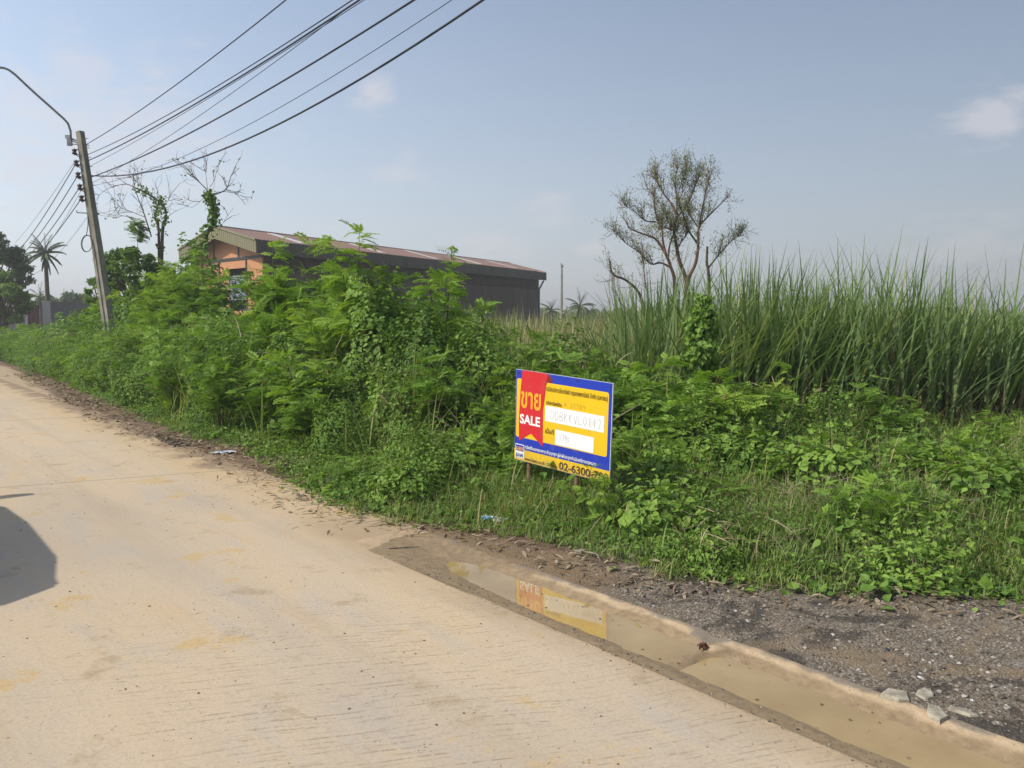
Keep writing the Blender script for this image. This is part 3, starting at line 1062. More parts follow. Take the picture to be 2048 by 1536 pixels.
for i, (src, r, dz, sag) in enumerate([(ins_pts[1], .014, .55, .5), (ins_pts[2], .014, .25, .7), (ins_pts[3], .014, -.02, .8), (ins_pts[4], .014, -.3, .9), (ins_pts[3] + Vector((.1, 0, 0)), .006, -.1, 1.6),
                                        (ins_pts[4] + Vector((.15, .1, -.5)), .006, -.6, 1.5), (ins_pts[1] + Vector((0, 0, .1)), .006, 1.1, .3)]):
    e = far_p + Vector((0, 0, dz * 1.6 - .2))
    q = np.linspace(0, 1, 30)
    pts = [src.lerp(e, float(u)) - Vector((0, 0, sag * 4 * float(u * (1 - u)) * .55)) for u in q]
    g = Geo(); g.tube([p - src for p in pts], r * (1 + 1.0 * q), 5)
    o = g.build('power_cable', M['cable'], None, True, src)
    ordn = ['uppermost thick', 'second thick', 'third thick', 'lowest thick', 'thin sagging', 'lowest thin', 'faint topmost thin'][i]
    tag(o, ordn + ' cable running down left from the pole to the distance', 'cable', 'overhead cables strung from the pole')
g = Geo()
fp = far_p + Vector((0, 0, .6))
g.tube([Vector((0, 0, 0)), Vector((0, 0, fp.z))], [.16, .10], 8)
g.box((0, 0, fp.z - .4), (.9, .1, .1))
tag(g.build('utility_pole', M['pole'], None, False, (fp.x, fp.y, 0)), 'distant utility pole hidden among the dark trees at the left', 'utility pole')

# ------------------------------------------------------------------ sale sign
sTL, sTR, sBR, sBL = at(1036.6, 738.7, 7.10), at(1218.7, 765.4, 6.30), at(1228.4, 969, 6.34), at(1026.9, 917.2, 7.12)
SC = (sTL + sTR + sBR + sBL) / 4
ex = ((sTR - sTL) + (sBR - sBL)).normalized()
ez = ((sTL - sBL) + (sTR - sBR)); ez = (ez - ex * ez.dot(ex)).normalized()
ey = ez.cross(ex)                                   # away from the viewer side
SW = ((sTR - sTL).length + (sBR - sBL).length) / 2
SH = ((sTL - sBL).length + (sTR - sBR).length) / 2
if ey.y < 0:
    ey = -ey
# homography from the zoomed picture of the sign to the board
src_ = np.array([(290, 198), (1222, 335), (1272, 1378), (240, 1112)], float)
dst_ = np.array([(-SW / 2, SH / 2), (SW / 2, SH / 2), (SW / 2, -SH / 2), (-SW / 2, -SH / 2)])
Am, bm = [], []
for (x, y), (u, v) in zip(src_, dst_):
    Am.append([x, y, 1, 0, 0, 0, -u * x, -u * y]); bm.append(u)
    Am.append([0, 0, 0, x, y, 1, -v * x, -v * y]); bm.append(v)
Hm = np.append(np.linalg.solve(np.array(Am), np.array(bm)), 1).reshape(3, 3)


def uv(x, y):
    q = Hm @ np.array([x, y, 1]); return q[:2] / q[2]


sign = empty('sale_sign', SC)
sign.matrix_world = Matrix.Translation(SC) @ Matrix((ex, ey, ez)).transposed().to_4x4()
tag(sign, 'blue and yellow property for-sale sign with red ribbon on wooden stakes', 'sign')


def paint(name, col, rough=.35):
    k = NT(name)
    c = k.mix(k.math('MULTIPLY', k.step(k.noise(4.5, 6, .7), .48, .75), .22), col, (.30, .24, .17))
    low = k.n.new("ShaderNodeSeparateXYZ")
    k.l.new(k.tc.outputs['Object'], low.inputs[0])
    splash = k.math('MULTIPLY', k.step(k.math('ADD', low.outputs[2], k.math('MULTIPLY', k.noise(26, 5, .7), .35)), -.10, -.24), .35)
    c = k.mix(splash, c, (.28, .21, .14))
    return k.principled(c, rough, k.bump(k.noise(3, 2), .15, .02), .4)


PB_, PY, PR, PW = paint('blue_print', (.018, .045, .40)), paint('yellow_print', (.76, .49, .012)), paint('red_print', (.58, .022, .030)), paint('white_print', (.82, .82, .80))
PO, PK, PD = paint('orange_print', (.85, .40, .02)), paint('black_print', (.035, .02, .015)), paint('dark_red_print', (.20, .012, .015))
PI = paint('pencil_grey', (.42, .44, .50)); PI2 = paint('faded_ink', (.50, .33, .05))
M['board'] = paint('board_edge', (.55, .60, .66))
M['wood'] = plain('weathered_wood', (.23, .15, .10), .9, .3, 12, .1, bump=.4)


def flat(poly, layer, name, mat, parent=sign):
    """polygon on the board face, layer n lies n*0.7 mm proud"""
    import bmesh
    bm_ = bmesh.new()
    vs = [bm_.verts.new((u, -.007 - .0007 * layer, v)) for u, v in poly]
    fc = bm_.faces.new(vs)
    bmesh.ops.triangulate(bm_, faces=[fc])
    me = bpy.data.meshes.new(name)
    bm_.to_mesh(me); bm_.free()
    me.materials.append(mat)
    o = bpy.data.objects.new(name, me); COL.objects.link(o); o.parent = parent
    return o


def quad_uv(pts):
    q = [uv(*p) for p in pts]
    x0 = (q[0][0] + q[3][0]) / 2; x1 = (q[1][0] + q[2][0]) / 2
    y1 = (q[0][1] + q[1][1]) / 2; y0 = (q[2][1] + q[3][1]) / 2
    return x0, x1, y0, y1


def rect(pts, layer, name, mat, r=0.0):
    x0, x1, y0, y1 = quad_uv(pts)
    if r:
        poly = []
        for cx, cy, a0 in ((x1 - r, y1 - r, 0), (x0 + r, y1 - r, 90), (x0 + r, y0 + r, 180), (x1 - r, y0 + r, 270)):
            poly += [(cx + r * math.cos(math.radians(a0 + a)), cy + r * math.sin(math.radians(a0 + a))) for a in (0, 30, 60, 90)]
    else:
        poly = [(x0, y1), (x1, y1), (x1, y0), (x0, y0)]
    return flat(poly, layer, name, mat)


def text(body, pts, layer, mat, bold=0.0, shear=0.0, name='lettering'):
    x0, x1, y0, y1 = quad_uv(pts)
    cu = bpy.data.curves.new('t', 'FONT')
    cu.body = body
    cu.offset = bold
    cu.shear = shear
    cu.resolution_u = 3
    ob = bpy.data.objects.new('t', cu)
    COL.objects.link(ob)
    bpy.context.view_layer.update()
    me = bpy.data.meshes.new_from_object(ob.evaluated_get(bpy.context.evaluated_depsgraph_get()))
    bpy.data.objects.remove(ob)
    n = len(me.vertices)
    co = np.zeros(n * 3); me.vertices.foreach_get('co', co); co = co.reshape(-1, 3)
    lo, hi = co.min(0), co.max(0)
    q = (co - lo) / np.maximum(hi - lo, 1e-6)
    new = np.stack([x0 + q[:, 0] * (x1 - x0), np.full(n, -.007 - .0007 * layer), y0 + q[:, 1] * (y1 - y0)], -1)
    me.vertices.foreach_set('co', new.ravel())
    me.update()
    me.materials.clear()
    me.materials.append(mat)
    o = bpy.data.objects.new(name, me); COL.objects.link(o); o.parent = sign
    return o


STROKES = {'D': [[(0, 0), (0, 1)], [(0, 1), (.5, .9), (.75, .5), (.5, .08), (0, 0)]],
           'B': [[(0, 0), (0, 1)], [(0, 1), (.6, .9), (.5, .6), (0, .52)], [(0, .52), (.65, .42), (.65, .1), (0, 0)]],
           'K': [[(0, 0), (0, 1)], [(.6, 1), (0, .45)], [(.1, .5), (.65, 0)]], 'V': [[(0, 1), (.35, 0), (.7, 1)]],
           'L': [[(.1, 1), (0, 0), (.7, .05)]], '0': [[(.35, 1), (0, .65), (.05, .2), (.4, 0), (.7, .35), (.65, .8), (.35, 1)]],
           '1': [[(.3, 0), (.3, 1)]], '2': [[(0, .8), (.3, 1), (.6, .75), (.05, 0), (.7, .05)]], '7': [[(0, .95), (.6, 1), (.3, 0)]],
           '8': [[(.35, .5), (.05, .75), (.35, 1), (.65, .75), (.35, .5), (.0, .2), (.35, 0), (.68, .22), (.35, .5)]],
           '9': [[(.6, .7), (.3, .5), (.05, .75), (.3, 1), (.6, .8), (.5, 0)]], 'x': [[(0, .9), (.15, .2), (.4, .15), (.55, .9)], [(0, .5), (.5, .55)]],
           's': [[(.5, .8), (.1, .7), (.45, .35), (.1, .1)]]}


def handwriting(body, pts, layer, mat, wd=.0035, name='handwriting'):
    x0, x1, y0, y1 = quad_uv(pts)
    g = Geo()
    cw = (x1 - x0) / len(body)
    rr = random.Random(4)
    for i, ch in enumerate(body):
        if ch not in STROKES:
            continue
        ox, oy = x0 + i * cw, y0 + rr.uniform(-.03, .03) * (y1 - y0)
        for stt in STROKES[ch]:
            P = [(ox + a * cw * .95, oy + b * (y1 - y0)) for a, b in stt]
            for (a, b) in zip(P[:-1], P[1:]):
                dx, dy = b[0] - a[0], b[1] - a[1]
                L = math.hypot(dx, dy) or 1e-6
                nx, ny = -dy / L * wd / 2, dx / L * wd / 2
                yy = -.007 - .0007 * layer
                g.add([(a[0] + nx, yy, a[1] + ny), (b[0] + nx, yy, b[1] + ny), (b[0] - nx, yy, b[1] - ny), (a[0] - nx, yy, a[1] - ny)], [[0, 1, 2, 3]])
    return g.build(name, mat, sign)


g = Geo(); g.box((0, 0, 0), (SW, .012, SH)); g.build('board', M['board'], sign)
flat([(-SW / 2 + .002, SH / 2 - .002), (SW / 2 - .006, SH / 2 - .002), (SW / 2 - .006, -SH / 2 + .002), (-SW / 2 + .002, -SH / 2 + .002)], 0, 'blue_print', PB_)
rect([(242, 985), (1268, 1232), (1270, 1372), (242, 1108)], 1, 'yellow_band', PY)
rect([(300, 276), (1190, 425), (1222, 1072), (262, 862)], 1, 'yellow_panel', PY, .02)
flat([uv(*p) for p in [(352, 207), (596, 243), (600, 262), (572, 380), (552, 600), (549, 972), (425, 832), (298, 908), (302, 700), (330, 380)]], 3, 'red_ribbon', PR)
flat([uv(*p) for p in [(598, 246), (640, 290), (640, 332), (590, 325), (573, 390), (585, 300)]], 2, 'ribbon_fold', PD)
rect([(578, 542), (1165, 650), (1172, 818), (572, 695)], 3, 'white_box', PW)
rect([(680, 785), (1075, 865), (1080, 1030), (677, 945)], 3, 'white_box', PW)
text('ขาย', [(333, 400), (532, 434), (529, 602), (333, 562)], 5, PO, .022)
text('SALE', [(316, 625), (524, 662), (521, 768), (316, 718)], 5, PW, .03)
text('บริษัทบริหารสินทรัพย์ กรุงเทพพาณิชย์ จำกัด (มหาชน)', [(586, 362), (1183, 440), (1183, 512), (586, 425)], 5, PK, .004)
text('รหัสทรัพย์สิน', [(582, 492), (738, 518), (738, 558), (582, 532)], 5, PK, .008)
text('เนื้อที่', [(575, 765), (664, 785), (664, 842), (575, 824)], 5, PK, .008)
text('ทรัพย์สินของธนาคาร ห้ามบุกรุก ผู้ฝ่าฝืนจะถูกดำเนินคดีตามกฎหมาย', [(358, 960), (1118, 1118), (1118, 1180), (358, 1012)], 3, PW, .012, .2)
text('www.bam.co.th', [(352, 1085), (568, 1136), (568, 1176), (352, 1122)], 5, PK, .012)
text('Call Center', [(588, 1148), (706, 1174), (706, 1212), (588, 1184)], 5, PK, .004)
text('02-6300-700', [(726, 1142), (1256, 1248), (1256, 1346), (726, 1232)], 5, PK, .02)
handwriting('DDBKKVL0112', [(632, 590), (1160, 690), (1160, 785), (632, 675)], 5, PI)
handwriting('179s', [(722, 830), (835, 850), (835, 938), (722, 915)], 5, PI)
handwriting('x 27789', [(765, 515), (980, 540), (980, 590), (765, 555)], 5, PI2, .003)
rect([(258, 934), (350, 955), (350, 1112), (255, 1092)], 3, 'logo_plate', PW, .008)
rect([(264, 944), (345, 962), (345, 1030), (262, 1012)], 4, 'logo_field', PB_)
text('บสก', [(268, 965), (340, 980), (340, 1020), (268, 1004)], 6, PO, .03)
text('BAM', [(264, 1035), (334, 1052), (334, 1094), (264, 1078)], 6, PB_, .01)
for u, v in ((-SW / 2 + .03, SH / 2 - .03), (SW / 2 - .03, SH / 2 - .03), (-SW / 2 + .03, -SH / 2 + .035), (SW / 2 - .03, -SH / 2 + .035), (SW / 2 - .38, SH / 2 - .02)):
    g = Geo(); g.tube([(u, -.006, v), (u, -.0135, v)], .006, 7); g.build('screw', M['rust'], sign)
for u, lean in ((-SW / 2 + .16, .01), (SW / 2 - .38, .0)):
    g = Geo()
    g.tube([(u, .03, SH / 2 - .12), (u + .005, .03, -.1), (u - lean, .033, -SH / 2 - .33)], [.018, .022, .024], 7)
    g.build('stake', M['wood'], sign, True)

# ------------------------------------------------------------------ plants: templates
def strip_T(n, w0, wmid, bend, tip=.04, curl=0.0):
    """blade along x, width along y, bending towards -z"""
    T, F = [], []
    for i in range(n + 1):
        q = i / n
        w = (w0 + (wmid - w0) * min(1, q * 3)) * (1 - max(0, (q - .45) / .55) ** 1.6) + tip * 0.02
        ang = bend * q
        x = q if abs(bend) < 1e-3 else math.sin(ang) / bend
        z = 0 if abs(bend) < 1e-3 else -(1 - math.cos(ang)) / bend
        T += [(x, -w / 2 , z), (x, w / 2, z)]
    F = [[2 * i, 2 * i + 1, 2 * i + 3, 2 * i + 2] for i in range(n)]
    return np.array(T), np.array(F)


def broad_T(wd=.42, fold=.12, droop=.15):
    T = [(0, 0, 0), (.18, -wd, -fold * .2 + .06), (.5, -wd * .85, .02), (1, 0, -droop), (.5, wd * .85, .02), (.18, wd, .06 - fold * .2), (.45, 0, -fold)]
    F = [[0, 6, 2, 1], [6, 3, 2, 2], [0, 5, 4, 6], [6, 4, 3, 3]]
    T = np.array(T)
    return T, np.array([[0, 6, 2, 1], [0, 5, 4, 6]]), np.array([[6, 3, 2], [6, 4, 3]])


def frond_T(npair=9, pl=.34, pw=.060, droop=.30, seed=0):
    r = random.Random(seed)
    T, F = [], []
    for i in range(npair):
        x = .12 + .84 * i / (npair - 1)
        z = -droop * x * x
        L = pl * (1 - .55 * abs((i / (npair - 1)) - .35) ** 1.3) * r.uniform(.85, 1.1)
        for sgn in (-1, 1):
            a = math.radians(r.uniform(50, 68))
            dx, dy = math.cos(a) * L, math.sin(a) * L * sgn
            dz = -L * r.uniform(.05, .35)
            b = len(T)
            nx, ny = -dy / L * pw / 2, dx / L * pw / 2
            T += [(x, 0, z), (x + dx * .5 + nx, dy * .5 + ny, z + dz * .35), (x + dx, dy, z + dz), (x + dx * .5 - nx, dy * .5 - ny, z + dz * .35)]
            F.append([b, b + 1, b + 2, b + 3])
    b = len(T)
    T += [(0, -.008, 0), (0, .008, 0), (.55, .006, -droop * .3), (.55, -.006, -droop * .3), (1, 0.002, -droop), (1, -.002, -droop)]
    F += [[b, b + 1, b + 2, b + 3], [b + 3, b + 2, b + 4, b + 5]]
    return np.array(T), np.array(F)


BR_T, BR_FQ, BR_FT = broad_T()
BR2_T, BR2_FQ, BR2_FT = broad_T(.24, .05, .25)


def leaves(g, p, d, n, l, tint, kind=0, w=None):
    T, FQ, FT = (BR_T, BR_FQ, BR_FT) if kind == 0 else (BR2_T, BR2_FQ, BR2_FT)
    n0 = g.n
    stamp(g, T, FQ, p, d, n, l, w, tint)
    N = len(p)
    g.T.append((FT[None] + (np.arange(N) * len(T))[:, None, None] + n0).reshape(-1, 3))


def runit(r, N):
    return nrm(r.normal(size=(N, 3)))


FR = [frond_T(9, .34, .115, .36, 1), frond_T(9, .31, .110, .55, 2), frond_T(8, .36, .120, .20, 3)]


def leucaena(h, rad, nst, seed, dens=24, fl=(.17, .27), erect=0.0, side=2, low=.12, tint0=.5):
    r = np.random.default_rng(seed)
    gl, gs = Geo(), Geo()
    P, D, L, TT = [], [], [], []
    for k_ in range(nst):
        az = 2 * math.pi * (k_ + r.uniform(-.4, .4)) / nst
        rr = rad * r.uniform(.15, 1) * (1 - erect * .5)
        if k_ == 0:
            rr *= .35
        hh = h * (1.04 if k_ == 0 else r.uniform(.60, .97)) * (1 - .18 * (rr / rad))
        q = np.linspace(0, 1, 9)
        dirv = np.array([math.cos(az), math.sin(az)])
        wob = r.uniform(-.05, .05, 2)
        xy = dirv[None] * (rr * q ** 1.5)[:, None] + np.outer(np.sin(q * 5), wob) + dirv * .05
        z = hh * (q - .12 * q ** 3) / .88
        pts = np.column_stack([xy, z])
        gs.tube(pts, np.linspace(.010, .003, 9) * (h / 1.5) ** .5, 4, cap=False)
        chains = [(pts, low)]
        for _ in range(side):
            i0 = r.integers(3, 7)
            a2 = r.uniform(0, 6.28)
            ln = h * r.uniform(.15, .32)
            qq = np.linspace(0, 1, 6)
            pp = pts[i0] + np.column_stack([math.cos(a2) * ln * qq, math.sin(a2) * ln * qq, ln * (.9 * qq - .35 * qq ** 2)])
            gs.tube(pp, np.linspace(.005, .002, 6), 3, cap=False)
            chains.append((pp, .1))
        for c_, lo in chains:
            seg = np.linalg.norm(np.diff(c_, axis=0), axis=1).sum()
            m = max(3, int(dens * seg))
            u = r.uniform(lo, 1.0, m)
            u[: max(2, m // 8)] = r.uniform(.9, 1, max(2, m // 8))
            idx = u * (len(c_) - 1)
            i0 = np.minimum(idx.astype(int), len(c_) - 2)
            f = (idx - i0)[:, None]
            p = c_[i0] * (1 - f) + c_[i0 + 1] * f
            a = r.uniform(0, 6.28, m)
            d = np.column_stack([np.cos(a), np.sin(a), r.uniform(-.1, .75, m)]) + .5 * np.append(dirv, 0)
            P.append(p); D.append(d)
            L.append(r.uniform(fl[0], fl[1], m) * (1 - .25 * u))
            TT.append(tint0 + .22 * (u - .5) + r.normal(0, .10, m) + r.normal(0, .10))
    P, D, L, TT = np.vstack(P), np.vstack(D), np.concatenate(L), np.clip(np.concatenate(TT), 0, .99)
    N = nrm(np.array([0, 0, 1.0]) + r.normal(0, .48, P.shape))
    w = r.integers(0, 3, len(P))
    for j in range(3):
        m = w == j
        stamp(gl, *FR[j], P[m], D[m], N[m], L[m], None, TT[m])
    return gl, gs


def vine_mound(rx, rz, seed, n=1500, ls=(.045, .085), tint0=.5, kind=0, bottom=.0, cover=1.0):
    r = np.random.default_rng(seed)
    u = runit(r, n)
    u[:, 2] = np.abs(u[:, 2]) * 1.0 - .25
    u = nrm(u)
    ph = r.uniform(0, 6, 6)
    bumpf = 1 + .18 * np.sin(4 * u[:, 0] + ph[0]) * np.sin(5 * u[:, 1] + ph[1]) + .14 * np.sin(7 * u[:, 2] + ph[2] + 3 * u[:, 0]) + .10 * np.sin(11 * u[:, 0] + 9 * u[:, 1] + ph[3])
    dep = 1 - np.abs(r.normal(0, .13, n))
    rad = bumpf * dep
    P = u * rad[:, None] * np.array([rx, rx, rz * .72])
    P[:, 2] += rz * .30
    keep = P[:, 2] > .02
    P, u, dep = P[keep], u[keep], dep[keep]
    m = len(P)
    N = nrm(u * np.array([1, 1, .7]) + np.array([0, 0, .45]) + r.normal(0, .35, (m, 3)))
    D = r.normal(0, 1, (m, 3)) + np.array([0, 0, -.7])
    D = D - N * (D * N).sum(1, keepdims=True)
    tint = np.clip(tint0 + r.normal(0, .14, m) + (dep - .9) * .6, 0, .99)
    g = Geo()
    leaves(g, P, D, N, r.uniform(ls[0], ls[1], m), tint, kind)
    gs = Geo()
    for _ in range(9):
        v = nrm(np.array([r.normal(), r.normal(), abs(r.normal()) + .6]))
        e = v * np.array([rx, rx, rz * .85])
        gs.tube([(0, 0, 0), e * .5 + r.normal(0, .06, 3), e], [.010, .007, .003], 4, cap=False)
    # trailing shoots poking out
    for _ in range(14):
        v = nrm(np.array([r.normal(), r.normal(), abs(r.normal()) * .8]))
        e = v * np.array([rx, rx, rz * .72]) * 1.0 + np.array([0, 0, rz * .3])
        ln = r.uniform(.12, .35)
        tip = e + nrm(v + np.array([0, 0, .6])) * ln
        gs.tube([e, (e + tip) / 2 + np.array([0, 0, .03]), tip], [.003, .0025, .0015], 3, cap=False)
        q = np.linspace(0, 1, 5)[:, None]
        leaves(g, e + (tip - e) * q, r.normal(0, 1, (5, 3)), np.array([0, 0, 1.0]) + r.normal(0, .4, (5, 3)), np.linspace(.07, .035, 5), .62)
    return g, gs


def shrub_obj(name, gl, gs, leafm, loc=(0, 0, 0), stemm='stem'):
    e = empty(name, loc)
    gl.build('foliage', M[leafm], e)
    gs.build('stem', M[stemm], e)
    return e


FENCE = []                        # places already taken by the pole and the sign
FS_, FT_ = [1.2, 2.4, 3.4, 8, 12, 25, 34], [3.2, 2.0, 1.0, .78, .75, 1.25, 1.6]


def thick_h(s, t):
    """height of the thicket canopy"""
    front = np.interp(s, FS_, FT_)
    h = np.interp(t - front, [0, .5, 1.2, 2.2, 5], [.85, 1.12, 1.34, 1.45, 1.45])
    h = h * np.interp(s, [0, 1.5, 3, 4.5, 8, 13, 20, 26, 34], [.5, .62, .70, .88, 1.14, 1.22, 1.10, .98, .90])
    return h, t - front


sc_protos = []
for i in range(4):
    gl, gs = leucaena(1.5, .66, 8, 40 + i, dens=16, fl=(.20, .34), tint0=.44 + .06 * i)
    sc_protos.append(shrub_obj('feathery_shrub', gl, gs, 'leucaena'))
LEGGY = []
for i in range(2):
    gl, gs = leucaena(1.5, .66, 9, 48 + i, dens=20, fl=(.20, .34), low=.42, tint0=.46 + .05 * i)
    LEGGY.append(shrub_obj('feathery_shrub', gl, gs, 'leucaena'))
for i in range(3):
    gl, gs = vine_mound(.62, 1.5, 60 + i, 1900, ((.035, .065), (.05, .10), (.045, .085))[i], tint0=.44 + .07 * i, kind=i % 2)
    sc_protos.append(shrub_obj('vine_shrub', gl, gs, 'vine'))
used = set()
rp = np.random.default_rng(11)
cnt = 0
for i, s in enumerate(list(np.arange(1.4, 22, .82)) + list(np.arange(22.3, 46, 1.25))):
    for j in range(7):
        dt = .25 + j * .78 * (1 + .04 * j)
        fr = np.interp(s, FS_, FT_)
        ss_ = s + rp.uniform(-.3, .3)
        tt_ = fr + dt + rp.uniform(-.28, .28)
        if j > 3 and s < 3.2:
            continue
        if j > 4 and s < 9:
            continue
        if j > 5 and s > 22:
            continue
        h, _ = thick_h(ss_, tt_)
        h = float(h) * rp.uniform(.80, 1.14)
        pr = rp.integers(0, 4) if rp.uniform() < .54 else rp.integers(4, 7)
        if pr >= 4:
            h *= .92
        p = W(ss_, tt_)
        # keep the board clear
        sg = np.array([SC.x, SC.y])
        dvec = p[:2] - sg
        if np.hypot(*dvec) < .55 + .3 * h or (abs(dvec @ np.array([ex.x, ex.y])) < .75 and dvec @ np.array([ey.x, ey.y]) < .45):
            continue
        src = sc_protos[pr]
        if j == 0 and 3.2 < s < 10 and pr < 4:
            pr = 10 + int(rp.integers(0, 2)); src = LEGGY[pr - 10]; h *= 1.12
        if pr not in used:
            o = src; used.add(pr)
        else:
            o = copy_tree(src)
        o.location = (p[0], p[1], float(verge_z(ss_, tt_)) - .03)
        o.rotation_euler = (rp.uniform(-.1, .1), rp.uniform(-.1, .1), rp.uniform(0, 6.28))
        k_ = h / 1.5
        wx = k_ * rp.uniform(.95, 1.2) * (1.15 if h < .9 else 1) * (1.25 if s > 22 else 1)
        o.scale = (wx, wx, k_)
        reg = 'behind the sign' if ss_ < 3.4 else 'beside the sign' if ss_ < 4.8 else 'left of the sign' if ss_ < 6.5 else 'below the slender sapling' if ss_ < 8.5 else 'below the tallest sapling' if ss_ < 10.5 else 'below the warehouse corner' if ss_ < 13 else 'below the salmon gable' if ss_ < 16 else 'below the big bush' if ss_ < 20 else 'right of the pole foot' if ss_ < 25 else 'before the pole' if ss_ < 30 else 'left of the pole' if ss_ < 38 else 'at the far road end'
        row = ['in the front row', 'in the second row', 'in the third row', 'in the fourth row', 'on the thicket crest', 'behind the thicket crest', 'rearmost in the thicket'][j]
        if pr < 4 or pr >= 10:
            tag(o, 'feathery leucaena shrub ' + row + ' ' + reg, 'shrub', 'leucaena shrubs of the thicket ' + row + ' ' + reg)
        else:
            tag(o, 'broad leafed creeper mound ' + row + ' ' + reg, 'creeper', 'creeper mounds of the thicket ' + row + ' ' + reg)
        cnt += 1
print('thicket', cnt)

# ---- shrubs that stand out
def hero(px, Y, topy, gl_gs, leafm, name, label, cat='shrub', rz=0.0, h0=None, tilt=(0, 0)):
    base = at(px, 640, Y)
    gl, gs = gl_gs
    o = shrub_obj(name, gl, gs, leafm, (base.x, base.y, 0))
    o.rotation_euler = (tilt[0], tilt[1], rz)
    tag(o, label, cat)
    return o


def zt_(py, Y):
    return at(1024, py, Y).z


hero(540, 14.5, 500, leucaena(zt_(490, 14.5), .46, 8, 101, 14, (.30, .44), .3, 3, .4, .58), 'leucaena', 'leucaena_sapling', 'tall leucaena sapling standing before the salmon corner of the warehouse')
hero(625, 14.0, 535, leucaena(zt_(535, 14.0), .75, 8, 102, 14, (.30, .44), .1, 3, .4, .58), 'leucaena', 'leucaena_sapling', 'leucaena sapling with arching tips just right of the warehouse corner')
hero(706, 12.2, 460, leucaena(zt_(472, 12.2), .50, 7, 103, 19, (.28, .40), .5, 3, .3, .56), 'leucaena', 'leucaena_sapling', 'tallest leucaena sapling, its tip rising above the warehouse roof')
hero(885, 11.4, 515, leucaena(zt_(500, 11.4), .34, 4, 104, 17, (.26, .36), .6, 2, .35, .5), 'leucaena', 'leucaena_sapling', 'slender leucaena sapling whose tip crosses the right half of the warehouse roof')
hero(364, 20.5, 490, leucaena(zt_(494, 20.5), .92, 40, 105, 34, (.18, .30), 0, 5, .10, .58), 'leucaena', 'leucaena_bush', 'big bright leucaena bush in front of the warehouse gable, right of the pole', 'bush')
hero(424, 18.5, 600, leucaena(zt_(622, 18.5), .5, 12, 106, 24, (.22, .34), 0, 4, .12, .45), 'leucaena', 'leucaena_bush', 'lower dark leucaena bush at the foot of the salmon wall', 'bush')
hero(770, 11.6, 560, vine_mound(.62, zt_(562, 11.6), 107, 3600, (.05, .10), .50), 'vine', 'creeper_mound', 'dense creeper mound with heart leaves beside the tallest sapling', 'creeper')
hero(835, 10.6, 600, vine_mound(.42, zt_(612, 10.6), 108, 2300, (.05, .09), .42), 'vine', 'creeper_mound', 'dark creeper column below the slender sapling', 'creeper')
hero(960, 10.4, 640, vine_mound(.40, zt_(665, 10.4), 109, 1700, (.05, .09), .55), 'vine', 'creeper_mound', 'low creeper mound before the dry reeds right of the warehouse middle', 'creeper')
hero(1050, 10.0, 650, leucaena(zt_(668, 10.0), .45, 7, 110, 24, (.18, .26), .2, 3, .2, .52), 'leucaena', 'leucaena_sapling', 'small leucaena sapling above the top left corner of the sign')
hero(1130, 10.3, 650, vine_mound(.45, zt_(672, 10.3), 112, 1700, (.045, .08), .58), 'vine', 'creeper_mound', 'bright creeper mound just above the sign', 'creeper')
hero(1180, 8.9, 720, leucaena(zt_(735, 8.9), .5, 8, 113, 26, (.18, .26), 0, 3, .1, .46), 'leucaena', 'leucaena_bush', 'low leucaena bush behind the right end of the sign', 'bush')
hero(1265, 8.7, 760, leucaena(zt_(770, 8.7), .5, 9, 111, 24, (.18, .26), 0, 3, .1, .45), 'leucaena', 'leucaena_bush', 'low leucaena bush between the sign and the ivy column', 'bush')
# vine-wrapped stump, right of the sign
gl, gs = Geo(), Geo()
r = np.random.default_rng(5)
hz_ = zt_(592, 9.6)
n = 2100
z = r.uniform(.1, hz_, n)
a = r.uniform(0, 6.28, n)
rad = (.15 + .045 * np.sin(z * 6) + .05 * np.sin(z * 13 + a * 2)) * (1 - .25 * z / hz_) * (1 - np.abs(r.normal(0, .16, n)))
P = np.column_stack([np.cos(a) * rad * 1.2 + .05 * z / hz_, np.sin(a) * rad, z])
Nn = np.column_stack([np.cos(a), np.sin(a), .5 + 0 * a]) + r.normal(0, .35, (n, 3))
D = r.normal(0, 1, (n, 3)) + np.array([0, 0, -.9])
leaves(gl, P, D, Nn, r.uniform(.045, .085, n), np.clip(.45 + .18 * (z / hz_) + r.normal(0, .13, n), 0, .95))
P2, N2 = P[:260] * np.array([1.5, 1.5, 1.0]), Nn[:260]
leaves(gl, P2, D[:260], N2, .06, .66)
gs.tube([(0, 0, 0), (.03, 0, hz_ * .6), (.05, 0, hz_ * .97)], [.05, .04, .02], 6)
hero(1398, 9.6, 592, (gl, gs), 'vine', 'creeper_column', 'upright leafy column of creeper standing in front of the tall reeds', 'creeper')
for (px, py, sd, sc_, lab) in [(1490, 850, 31, .50, 'leafy weed clump at the foot of the reeds right of the creeper column'), (1620, 880, 32, .38, 'low weed clump below the reed bed, left of the bare red stems'),
                               (1790, 845, 33, .40, 'broad leafed weed clump in the gap at the foot of the reeds'), (1330, 800, 34, .62, 'leafy weed clump just left of the creeper column foot'),
                               (1290, 880, 36, .45, 'weed clump beside the right edge of the sign')]:
    p = ground(px, py + 40)
    o = shrub_obj('weed_clump', *vine_mound(sc_ * .9, sc_ * 1.2, sd, 620, (.05, .09), .56), 'vine', (p.x, p.y, .0))
    tag(o, lab, 'weed')

# ---- reeds (cattails)
BL = [strip_T(6, .010, .016, b) for b in (.12, .45, .9, 1.5)]


